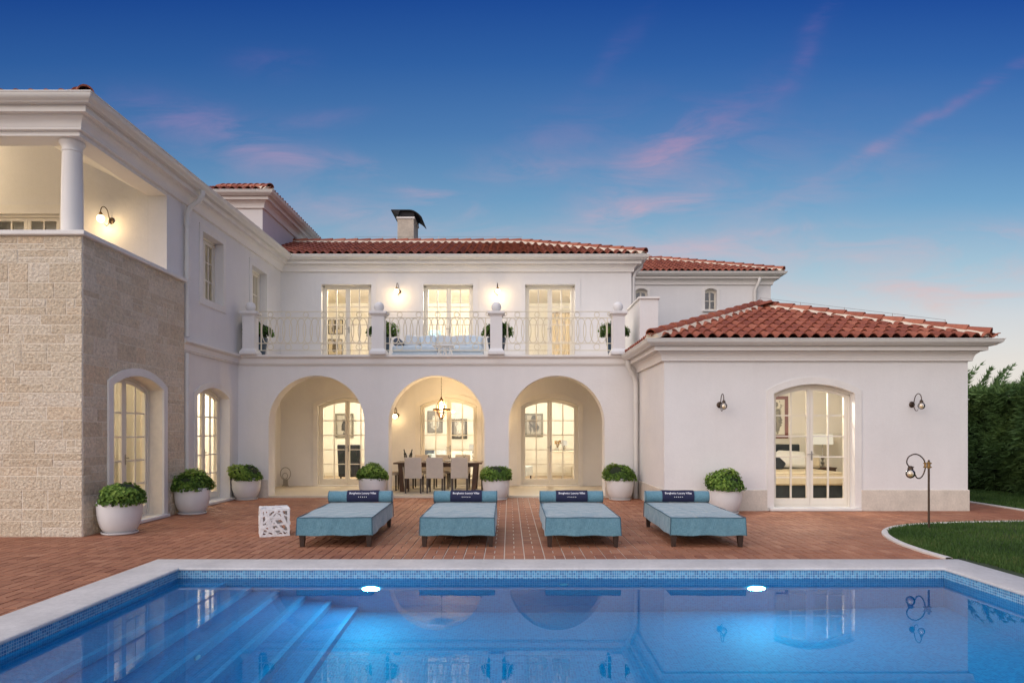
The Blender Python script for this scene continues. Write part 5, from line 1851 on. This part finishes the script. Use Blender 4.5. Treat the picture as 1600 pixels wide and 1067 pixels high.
def make_chair(loc, rz, label):
    t = thing('dining_chair', label, 'chair', loc, rz, 'taupe dining chairs round the table')
    m = MB(); m.box(-0.215, 0.215, -0.20, 0.23, 0.40, 0.475)
    m.build('seat', M['chair_skin'], t, bevel=0.018)
    m = MB()
    m.hexa([(-0.215, -0.245, 0.36), (0.215, -0.245, 0.36), (0.215, -0.195, 0.36), (-0.215, -0.195, 0.36)], [(-0.205, -0.315, 0.885), (0.205, -0.315, 0.885), (0.205, -0.275, 0.885), (-0.205, -0.275, 0.885)])
    m.build('backrest', M['chair_skin'], t, bevel=0.012)
    for sx in (-1, 1):
        for (yb, yt) in ((-0.255, -0.215), (0.195, 0.195)):
            m = MB()
            x = sx * 0.185
            m.hexa([(x - .017, yb - .017, 0), (x + .017, yb - .017, 0), (x + .017, yb + .017, 0), (x - .017, yb + .017, 0)],
                   [(x - .022, yt - .022, .40), (x + .022, yt - .022, .40), (x + .022, yt + .022, .40), (x - .022, yt + .022, .40)])
            m.build('leg', M['dark_wood'], t)
    return t

base = make_chair((X_(645, 16.75), 17.05, 0.045), 0.0, 'taupe chair at the table, its back to the pool, below the two dark bottles')
copy_tree(base, (X_(679.5, 16.75), 17.05, 0.045), R(-2), 'taupe chair at the table, its back to the pool, in the middle of its side')
copy_tree(base, (X_(717, 16.75), 17.05, 0.045), R(2), 'taupe chair with its back to the pool, below the dark bordered picture')
copy_tree(base, (X_(657, 18.3), 18.42, 0.045), R(180), 'taupe chair facing the pool across the table, below the blue cushions')
copy_tree(base, (X_(690, 18.3), 18.42, 0.045), R(178), 'taupe chair facing the pool across the table, under the lantern')
copy_tree(base, (X_(722, 18.3), 18.42, 0.045), R(182), 'taupe chair facing the pool across the table, near the white table lamps')
copy_tree(base, (TXc - 1.30, 17.75, 0.045), R(-90), 'taupe chair at the table head below the lit wall lamp')
copy_tree(base, (TXc + 1.30, 17.75, 0.045), R(90), 'taupe chair at the table head next to the pier shrub')

ZT = 0.045 + 0.736
t = thing('wine_cooler', 'clear glass wine cooler on the dining table', 'wine cooler', (X_(637.5, 17.6), 17.6, ZT))
m = MB(); m.lathe([(0.005, 0.002), (0.085, 0.002), (0.10, 0.10), (0.115, 0.20), (0.110, 0.20), (0.095, 0.10), (0.08, 0.012), (0.005, 0.012)], n=28, caps=False)
m.build('bowl', M['clear_glass'], t, smooth=50)
for s, lab in ((-1, 'dark wine bottle leaning away from the table centre in the cooler'), (1, 'dark wine bottle leaning towards the table centre in the cooler')):
    m = MB(); m.lathe([(0.005, 0.0), (0.035, 0.0), (0.038, 0.01), (0.038, 0.17), (0.032, 0.20), (0.015, 0.235), (0.0135, 0.30), (0.016, 0.302), (0.016, 0.315), (0.005, 0.316)], n=20)
    o = m.build('wine_bottle', M['bottle'], None, smooth=50, loc=(X_(637.5, 17.6) + s * 0.035, 17.6, ZT + 0.02))
    o.rotation_euler = (0, R(s * 13), 0)
    tag(o, lab, 'bottle', 'two bottles in the wine cooler')
g0 = None
for k, (dx_, dy_, lab) in enumerate(((-0.22, -0.30, 'wine glass on the table by the pool-side middle chair'), (0.28, -0.28, 'wine glass on the table between middle and end pool-side chairs'),
                                     (-0.28, 0.26, 'wine glass across the table under the blue cushions'), (0.62, 0.24, 'wine glass across the table near the table head'))):
    if g0 is None:
        t = thing('wine_glass', lab, 'glass', (0, 0, 0), 0, 'wine glasses laid on the dining table')
        m = MB(); m.lathe([(0.004, 0.002), (0.034, 0.002), (0.034, 0.004), (0.006, 0.010), (0.004, 0.085), (0.010, 0.095), (0.032, 0.12), (0.038, 0.15), (0.033, 0.195), (0.031, 0.195), (0.036, 0.15), (0.030, 0.122), (0.004, 0.10)], n=20, caps=False)
        m.build('bowl', M['clear_glass'], t, smooth=50)
        g0 = t
    else:
        t = copy_tree(g0, label=lab)
    t.location = (TXc + dx_, TYc + dy_, ZT)
for (dx_, dy_, lab) in ((-0.50, -0.31, 'white plate before the pool-side chair under the bottles'), (0.02, -0.31, 'white plate before the middle pool-side chair'), (0.56, -0.31, 'white plate before the pool-side end chair'),
                        (-0.30, 0.31, 'white plate across the table under the blue cushions'), (0.22, 0.31, 'white plate across the table under the lantern')):
    m = MB(); m.lathe([(0.005, 0.002), (0.07, 0.002), (0.125, 0.018), (0.123, 0.022), (0.07, 0.008), (0.005, 0.008)], n=28, caps=False)
    tag(m.build('plate', M['white_metal'], None, smooth=40, loc=(TXc + dx_, TYc + dy_, ZT)), lab, 'plate', 'plates laid on the dining table')

# hose stand in the first arch
t = thing('hose_stand', 'metal hose stand with a ring under the first arch', 'hose stand', (X_(447, 18.9), 18.85, 0.045))
m = MB(); m.tube([(0.14 * math.cos(a * math.pi / 16), 0, 0.36 + 0.17 * math.sin(a * math.pi / 16)) for a in range(32)], 0.012, 7, closed=True)
m.tube([(0.07 * math.cos(a * math.pi / 12), -0.04, 0.30 + 0.08 * math.sin(a * math.pi / 12)) for a in range(24)], 0.010, 6, closed=True)
m.build('ring', M['steel'], t, smooth=60)
m = MB()
for s in (-1, 1): m.tube([(s * 0.05, 0, 0.20), (s * 0.055, 0.0, 0.08), (s * 0.09, -0.03, 0.005)], 0.010, 6)
m.box(-0.06, 0.06, -0.03, 0.03, 0.02, 0.20)
m.build('foot', M['steel'], t, smooth=50)

# ================================================================== balcony furniture
def soft_box(m, x0, x1, y0, y1, z0, z1): m.box(x0, x1, y0, y1, z0, z1)
SY = 17.9
t = thing('balcony_sofa', 'long pale blue sofa on the balcony behind the railing', 'sofa', (X_(686, SY), SY, ZF))
hw = 1.17
m = MB(); soft_box(m, -hw, hw, -0.42, 0.42, 0.05, 0.23); m.build('base', M['pale_blue'], t, bevel=0.02)
m = MB(); soft_box(m, -hw + 0.01, -0.01, -0.43, 0.25, 0.232, 0.40); m.build('seat_cushion', M['pale_blue'], t, bevel=0.04)
m = MB(); soft_box(m, 0.01, hw - 0.01, -0.43, 0.25, 0.232, 0.40); m.build('seat_cushion', M['pale_blue'], t, bevel=0.04)
m = MB(); soft_box(m, -hw + 0.25, hw, 0.26, 0.42, 0.232, 0.72); m.build('backrest', M['pale_cushion'], t, bevel=0.03)
for (x, lab, mm, a) in ((-0.72, 'pale grey cushion at the open end of the balcony sofa', 'pale_cushion', 8), (-0.30, 'light blue cushion left of the middle of the balcony sofa', 'pale_blue', -6), (0.12, 'pale grey cushion at the middle of the balcony sofa', 'pale_cushion', 5), (0.52, 'light grey cushion right of the middle of the balcony sofa', 'pale_cushion', -4), (0.90, 'light blue cushion at the closed end of the balcony sofa', 'pale_blue', 7)):
    m = MB(); m.box(-0.21, 0.21, -0.06, 0.06, -0.17, 0.17)
    o = m.build('cushion', M[mm], None, bevel=0.05, loc=(X_(686, SY) + x, SY + 0.17, ZF + 0.58)); o.rotation_euler = (R(-14), R(a), 0)
    tag(o, lab, 'cushion', 'cushions on the balcony sofa')
m = MB(); m.lathe([(0.005, -0.25), (0.09, -0.25), (0.11, -0.235), (0.11, 0.235), (0.09, 0.25), (0.005, 0.25)], (0, 0, 0), 24, 'y')
o = m.build('bolster', M['slate'], None, smooth=50, loc=(X_(686, SY) - hw + 0.12, SY - 0.05, ZF + 0.51))
tag(o, 'dark blue round bolster at the end of the balcony sofa', 'bolster')
t = thing('coffee_table', 'low white table with crossed slat legs before the balcony sofa', 'coffee table', (X_(693, 16.9), 16.9, ZF))
m = MB(); m.box(-0.26, 0.26, -0.26, 0.26, 0.30, 0.325); m.build('tabletop', M['white_metal'], t, bevel=0.004)
for sy in (-0.2, 0.2):
    for k in range(3):
        m = MB()
        x = -0.16 + 0.14 * k
        m.tube([(x, sy, 0.005), (x + 0.10, sy * 0.9, 0.298)], 0.012, 6); m.tube([(x + 0.14, sy + 0.02, 0.005), (x + 0.02, sy * 0.9 + 0.02, 0.298)], 0.012, 6)
        m.build('crossed_legs', M['white_metal'], t, smooth=50)
for px, lab in ((446, 'small dark floor lamp box on the balcony beside the corner door'), (947, 'small dark floor lamp box on the balcony beside the parapet')):
    m = MB(); m.hexa([(-.11, -.08, 0), (.11, -.08, 0), (.11, .08, 0), (-.11, .08, 0)], [(-.07, -.03, .11), (.07, -.03, .11), (.07, .06, .11), (-.07, .06, .11)])
    tag(m.build('floor_lamp_box', M['black_metal'], None, bevel=0.006, loc=(X_(px, 17.4), 17.4, ZF)), lab, 'floor lamp', 'floor lamp boxes on the balcony')

# ================================================================== things in the rooms
def picture(px0, px1, py0, py1, d, frame, label, seed, mat_c=(0.62, 0.60, 0.55), fw=0.05, ground=(0.16, 0.15, 0.13), light=(0.62, 0.60, 0.55), face=None):
    x0, x1, z0, z1 = X_(px0, d), X_(px1, d), Z_(py1, d), Z_(py0, d)
    t = thing('framed_picture', label, 'picture', ((x0 + x1) / 2, d, (z0 + z1) / 2))
    hw_, hh = (x1 - x0) / 2, (z1 - z0) / 2
    m = MB()
    m.box(-hw_, hw_, -0.03, 0, hh - fw, hh); m.box(-hw_, hw_, -0.03, 0, -hh, -hh + fw)
    m.box(-hw_, -hw_ + fw, -0.0301, 0, -hh + fw, hh - fw); m.box(hw_ - fw, hw_, -0.0301, 0, -hh + fw, hh - fw)
    m.build('frame', M[frame], t, smooth=0)
    mm, g_ = new_mat('print_%d' % seed)
    co = g_.n('ShaderNodeTexCoord').outputs['Object']
    mp_ = g_.n('ShaderNodeMapping', Vector=co, Location=(seed * 3.1, 0, seed * 1.7), Scale=(5.5, 1, 2.8)).outputs[0]
    n_ = g_.n('ShaderNodeTexNoise', Vector=mp_, Scale=1.0, Detail=3.0, Distortion=1.2).outputs['Fac']
    ln = g_.vec('LENGTH', g_.vec('MULTIPLY', co, (2.6 / hw_ * 0.5, 0, 1.5 / hh * 0.5)), out=1)
    f_ = g_.math('SUBTRACT', g_.math('ADD', n_, 0.28), g_.math('MULTIPLY', ln, 0.55))
    c_ = g_.ramp(f_, [(0.30, ground), (0.44, ground), (0.50, light), (0.58, tuple(0.35 * v for v in light)), (0.64, light)])
    surf(g_, Base_Color=c_, Roughness=0.5)
    m = MB(); m.poly((-hw_ + fw, -0.016, -hh + fw), (hw_ - fw, -0.016, -hh + fw), (hw_ - fw, -0.016, hh - fw), (-hw_ + fw, -0.016, hh - fw))
    m.build('print', mm, t, smooth=0)
    return t

picture(524, 552.5, 646, 684, 23.28, 'grey_frame', 'silver framed picture behind the first arch door', 1, fw=0.07, ground=(0.40, 0.38, 0.34), light=(0.06, 0.06, 0.06))
picture(668, 691.6, 642, 676, 23.28, 'dark_frame', 'dark grey picture of a pale shape behind the lantern', 2, fw=0.02, ground=(0.17, 0.165, 0.15))
picture(706, 730, 654.5, 685.6, 23.28, 'dark_frame', 'dark bordered picture of a pale shape behind the second arch door', 3, fw=0.07, ground=(0.20, 0.19, 0.17))
picture(820, 848.5, 646, 682, 23.28, 'grey_frame', 'silver framed grey picture behind the third arch door', 4, fw=0.07, ground=(0.36, 0.34, 0.30), light=(0.08, 0.08, 0.08))
picture(1196, 1231, 619, 684.5, 17.88, 'red_frame', 'reddish framed picture over the bed', 5, fw=0.085, ground=(0.70, 0.66, 0.54), light=(0.22, 0.20, 0.13))
picture(513, 536, 500, 522, 23.58, 'dark_frame', 'thin framed picture behind the first balcony door, upper one', 6, fw=0.025, ground=(0.60, 0.52, 0.36), light=(0.15, 0.12, 0.08))
picture(512.5, 535, 530, 555, 23.58, 'dark_frame', 'thin framed picture behind the first balcony door, lower one', 7, fw=0.025, ground=(0.60, 0.52, 0.36), light=(0.15, 0.12, 0.08))

def armchair(loc, rz, mat, label, striped=False, w=0.36, h=0.98):
    t = thing('armchair', label, 'armchair', loc, rz)
    m = MB(); m.box(-w, w, -0.32, 0.36, 0.16, 0.46); m.build('seat', M[mat], t, bevel=0.03)
    m = MB(); m.hexa([(-w, 0.30, 0.16), (w, 0.30, 0.16), (w, 0.44, 0.16), (-w, 0.44, 0.16)], [(-w - .02, 0.42, h), (w + .02, 0.42, h), (w + .02, 0.52, h), (-w - .02, 0.52, h)])
    m.build('backrest', M[mat], t, bevel=0.03)
    if striped:
        for k in range(4):
            m = MB(); x = -w + 0.1 + k * (2 * w - 0.2) / 3
            m.hexa([(x - .03, 0.292, 0.46), (x + .03, 0.292, 0.46), (x + .03, 0.30, 0.46), (x - .03, 0.30, 0.46)], [(x - .03, 0.408, h - 0.03), (x + .03, 0.408, h - 0.03), (x + .03, 0.416, h - 0.03), (x - .03, 0.416, h - 0.03)])
            m.build('stripe', M['grey_frame'], t)
    for sx in (-1, 1):
        for y in (-0.26, 0.36):
            m = MB(); m.tube([(sx * (w - .06), y, 0), (sx * (w - .05), y, 0.165)], [0.018, 0.026], 8); m.build('leg', M['dark_wood'], t)
    return t

armchair((X_(553, 20.9), 20.75, 0.056), R(178), 'charcoal', 'dark high-backed armchair seen through the first arch door', w=0.32, h=1.12)
armchair((X_(812, 20.6), 20.9, 0.056), R(70), 'pale_cushion', 'white striped armchair seen through the third arch door', True)
# sofa with blue cushions behind the middle door
t = thing('sofa', 'cream sofa indoors behind the dining table', 'sofa', (-2.05, 22.3, 0.056))
m = MB(); m.box(-0.95, 0.95, -0.42, 0.45, 0.12, 0.44); m.build('seat', M['white_cloth'], t, bevel=0.03)
m = MB(); m.box(-0.95, 0.95, 0.25, 0.46, 0.44, 0.86); m.build('backrest', M['white_cloth'], t, bevel=0.04)
for sx in (-1, 1):
    m = MB(); m.box(sx * 1.05 - 0.10, sx * 1.05 + 0.10, -0.42, 0.46, 0.12, 0.62); m.build('arm', M['white_cloth'], t, bevel=0.04)
for (px, mm, a, z, lab) in ((668, 'slate', 6, 0.80, 'slate blue cushion on the indoor sofa'), (687, 'pale_blue', -8, 0.78, 'blue and white cushion on the indoor sofa under the lantern'), (678, 'pale_blue', 3, 0.66, 'light blue cushion in front on the indoor sofa')):
    m = MB(); m.box(-0.22, 0.22, -0.06, 0.06, -0.16, 0.16)
    o = m.build('cushion', M[mm], None, bevel=0.05, loc=(X_(px, 22.3), 22.38 if z > .7 else 22.22, z + 0.03)); o.rotation_euler = (R(-14), R(a), 0)
    tag(o, lab, 'cushion', 'cushions on the indoor sofa')

def table_lamp(loc, label, shade='lamp_shade', h=0.62, sr=0.16, base='steel', sh=0.22):
    t = thing('table_lamp', label, 'table lamp', loc)
    m = MB(); m.lathe([(0.005, 0.001), (0.07, 0.001), (0.07, 0.015), (0.02, 0.03), (0.03, 0.07), (0.05, 0.11), (0.03, 0.15), (0.015, 0.17), (0.04, 0.21), (0.05, 0.25), (0.02, 0.29), (0.012, 0.31), (0.012, h - sh * 0.6), (0.005, h - sh * 0.6)], n=24)
    m.build('base', M[base], t, smooth=50)
    m = MB(); m.lathe([(sr, h - sh), (sr * 0.94, h)], n=32, caps=False); m.lathe([(sr - 0.004, h - sh), (sr * 0.94 - 0.004, h)], n=32, caps=False)
    m.build('lamp_shade', M[shade], t, smooth=50)
    return t

# console with lamps and flowers
t = thing('white_dresser', 'white dresser with a wavy lower edge behind the third arch door', 'dresser', (X_(878, 22.0), 22.2, 0.056))
m = MB(); m.box(-0.42, 0.42, -0.24, 0.24, 0.84, 0.88); m.build('top', M['door_paint'], t, bevel=0.004)
m = MB(); m.box(-0.39, 0.39, -0.22, 0.22, 0.42, 0.839)
for k in range(9):
    x = -0.39 + 0.78 * (k + 0.5) / 9
    m.box(x - 0.042, x + 0.042, -0.219, -0.20, 0.40 - 0.03 * abs(math.sin(k * math.pi / 2.9)), 0.419)
m.build('drawer_case', M['door_paint'], t)
for sx in (-1, 1):
    for sy in (-1, 1):
        m = MB(); m.tube([(sx * .40, sy * .2, 0), (sx * .355, sy * .2, 0.12), (sx * .37, sy * .2, 0.42)], [0.018, 0.02, 0.032], 8); m.build('leg', M['door_paint'], t)
t = thing('flower_vase', 'small vase of brown flowers on the white dresser', 'vase', (X_(871, 22.1), 22.15, 0.937))
m = MB(); m.lathe([(0.005, 0.001), (0.035, 0.001), (0.045, 0.05), (0.025, 0.11), (0.03, 0.14), (0.005, 0.14)], n=20); m.build('vase', M['clear_glass'], t, smooth=50)
m = MB()
rv = random.Random(5)
for k in range(14):
    a, r_ = rv.uniform(0, 6.28), rv.uniform(0.02, 0.13)
    p = (r_ * math.cos(a), r_ * math.sin(a), rv.uniform(0.24, 0.33))
    m.tube([(0, 0, 0.1), p], 0.003, 4); m.sphere(p, 0.025, 8, 6)
m.build('flowers', M['brass'], t, smooth=50)
table_lamp((X_(882, 22.1), 22.2, 0.937), 'small lit lamp on the white dresser', h=0.34, sr=0.11, sh=0.16)
table_lamp((X_(740, 22.0), 22.0, 0.66), 'lit table lamp at the arm of the indoor sofa', h=0.50, sr=0.15, base='steel')
t = thing('side_table', 'small white side table at the arm of the indoor sofa', 'side table', (X_(740, 22.0), 22.0, 0.056))
m = MB(); m.lathe([(0.005, 0.575), (0.24, 0.575), (0.24, 0.603), (0.005, 0.603)], n=28); m.build('tabletop', M['door_paint'], t)
m = MB(); m.lathe([(0.16, 0.0), (0.15, 0.03), (0.03, 0.05), (0.025, 0.574)], n=20); m.build('leg', M['door_paint'], t)
# upper rooms
t = thing('console_table', 'small white table under the blue lamp upstairs', 'table', (X_(679, 21.0), 21.3, ZF + 0.021))
m = MB(); m.box(-0.35, 0.35, -0.22, 0.22, 0.66, 0.70); m.build('tabletop', M['door_paint'], t)
for sx in (-1, 1):
    for sy in (-1, 1):
        m = MB(); m.box(sx * .31 - .02, sx * .31 + .02, sy * .18 - .02, sy * .18 + .02, 0, .66); m.build('leg', M['door_paint'], t)
table_lamp((X_(679, 21.3), 21.3, ZF + 0.722), 'table lamp with a blue shade behind the second balcony door', 'blue_shade', 0.62, 0.21, 'white_metal', 0.30)
m = MB(); m.box(-0.30, 0.30, -0.03, 0, -0.085, 0.085)
for k in range(5): m.box(-0.27, 0.27, -0.045, -0.031, -0.065 + 0.03 * k, -0.055 + 0.03 * k)
tag(m.build('air_vent', M['white_metal'], None, smooth=0, loc=(X_(727, 23.58), 23.58, Z_(462, 23.58))), 'white air vent high behind the second balcony door', 'air vent')
t = thing('curtain', 'gathered cream curtain behind the third balcony door', 'curtain', (X_(884, 22.9), 22.9, ZF + 0.05))
m = MB(); xs_ = [(-0.55 + 1.1 * k / 60, 0.035 * math.sin(k * 0.9)) for k in range(61)]
m.ring_join([[m.vert((x, y, z)) for x, y in xs_] for z in (0.0, 2.1)], closed_ring=False)
m.build('cloth', M['beige_cloth'], t, smooth=60)
m = MB(); m.tube([(-0.62, 0, 2.12), (0.62, 0, 2.12)], 0.014, 8); m.build('rod', M['brass'], t)
t = thing('curtain', 'gathered cream curtain inside the stone-wall door', 'curtain', (-7.5, 12.9, 0.06))
m = MB(); xs_ = [(0.035 * math.sin(k * 0.9), -0.45 + 0.85 * k / 50) for k in range(51)]
m.ring_join([[m.vert((x, y, z)) for x, y in xs_] for z in (0.0, 2.5)], closed_ring=False)
m.build('cloth', M['white_cloth'], t, smooth=60)
m = MB(); m.tube([(0, -0.7, 2.52), (0, 0.25, 2.52)], 0.014, 8); m.build('rod', M['brass'], t)

# bedroom
bx0, bx1, by0, by1 = 5.72, X_(1325, 15.45), 15.45, 17.75
t = thing('bed', 'double bed with a cream bedspread and charcoal base seen through the pavilion door', 'bed', ((bx0 + bx1) / 2, by0, 0.056))
hwb = (bx1 - bx0) / 2
m = MB(); m.box(-hwb + .02, hwb - .02, 0.03, 2.25, 0.02, 0.30); m.build('bed_base', M['charcoal'], t, bevel=0.01)
m = MB(); m.box(-hwb, hwb, 0.0, 2.26, 0.301, 0.50); m.build('mattress', M['white_cloth'], t, bevel=0.03)
m = MB(); m.box(-hwb - .015, hwb + .015, -0.015, 1.75, 0.285, 0.56); m.build('bedspread', M['beige_cloth'], t, bevel=0.04)
m = MB(); m.box(-hwb - .018, hwb + .018, -0.018, 1.76, 0.545, 0.572); m.build('throw_edge', M['beige_cloth'], t, bevel=0.012)
m = MB(); m.box(-hwb - .03, hwb - .12, 2.262, 2.36, 0.1, 1.18); m.build('headboard', M['charcoal'], t, bevel=0.03)
for (px, z, mm, a, sz, lab) in ((1236, 0.80, 'white_cloth', 3, (0.36, 0.10, 0.22), 'white pillow standing against the headboard'), (1205, 0.78, 'white_cloth', -4, (0.34, 0.10, 0.20), 'white pillow at the far side of the bed'), (1217, 0.70, 'charcoal', 42, (0.15, 0.06, 0.15), 'small charcoal cushion before the pillows'), (1262, 0.72, 'beige_cloth', 2, (0.30, 0.10, 0.16), 'cream pillow by the night table')):
    m = MB(); m.box(-sz[0], sz[0], -sz[1], sz[1], -sz[2], sz[2])
    yy = 17.0 if mm == 'charcoal' else 17.38
    o = m.build('pillow', M[mm], None, bevel=0.07, loc=(X_(px, yy), yy, z + 0.056)); o.rotation_euler = (R(-22), R(a), 0)
    tag(o, lab, 'pillow', 'pillows on the bed')
t = thing('night_table', 'small dark night table beside the bed', 'night table', (X_(1290, 17.4), 17.5, 0.056))
m = MB(); m.box(-0.25, 0.25, -0.2, 0.2, 0.57, 0.60); m.build('top', M['table_wood'], t)
m = MB(); m.box(-0.23, 0.23, -0.18, 0.18, 0.30, 0.569); m.build('drawer', M['table_wood'], t)
for sx in (-1, 1):
    for sy in (-1, 1):
        m = MB(); m.box(sx * .21 - .02, sx * .21 + .02, sy * .16 - .02, sy * .16 + .02, 0, .30); m.build('leg', M['table_wood'], t)
table_lamp((X_(1287, 17.4), 17.45, 0.658), 'bedside lamp with a white drum shade and glass foot', 'lamp_shade', 0.84, 0.25, 'steel', 0.26)

# ceiling lamps that light the rooms
def ceiling_lamp(loc, power, label, color=(1.0, 0.90, 0.73)):
    t = thing('ceiling_lamp', label, 'ceiling lamp', loc, 0, 'ceiling lamps in the rooms')
    m = MB(); m.lathe([(0.005, 0.0), (0.15, 0.0), (0.15, -0.02), (0.14, -0.025)], n=28); m.build('rim', M['white_metal'], t, smooth=40)
    m = MB(); m.lathe([(0.138, -0.026), (0.11, -0.05), (0.005, -0.06)], n=28); m.build('diffuser', M['lamp_shade'], t, smooth=50)
    ld = bpy.data.lights.new('room_glow', 'POINT'); ld.energy = power; ld.color = color; ld.shadow_soft_size = 0.12
    lo = bpy.data.objects.new('room_glow', ld); col.objects.link(lo); lo.parent = t; lo.location = (0, 0, -0.17)

K_ = 1.65
ceiling_lamp((-4.56, 20.45, 3.03), 120 * K_, 'round ceiling lamp in the room behind the first arch')
ceiling_lamp((-1.70, 20.45, 3.03), 120 * K_, 'round ceiling lamp in the room behind the second arch')
ceiling_lamp((1.13, 20.45, 3.03), 110 * K_, 'round ceiling lamp in the room behind the third arch')
ceiling_lamp((-4.56, 19.85, 5.98), 105 * K_, 'round ceiling lamp behind the first balcony door', (1.0, 0.87, 0.66))
ceiling_lamp((-1.71, 19.85, 5.98), 210 * K_, 'round ceiling lamp behind the second balcony door')
ceiling_lamp((1.14, 19.85, 5.98), 105 * K_, 'round ceiling lamp behind the third balcony door', (1.0, 0.90, 0.72))
ceiling_lamp((-11.0, 12.2, 6.765), 110, 'unseen round ceiling lamp added to brighten the upper loggia', (1.0, 0.80, 0.52))  # out of view; added so the loggia is lit evenly
ceiling_lamp((-9.2, 12.6, 3.08), 95 * K_, 'round ceiling lamp in the room behind the stone-wall door')
ceiling_lamp((-9.2, 17.5, 3.08), 170 * K_, 'round ceiling lamp in the room behind the second side door')
ceiling_lamp((-8.6, 16.0, 5.98), 17 * K_, 'round ceiling lamp in the dim upper side room')
ceiling_lamp((6.0, 14.25, 2.88), 110 * K_, 'round ceiling lamp in the pavilion bedroom', (1.0, 0.93, 0.80))
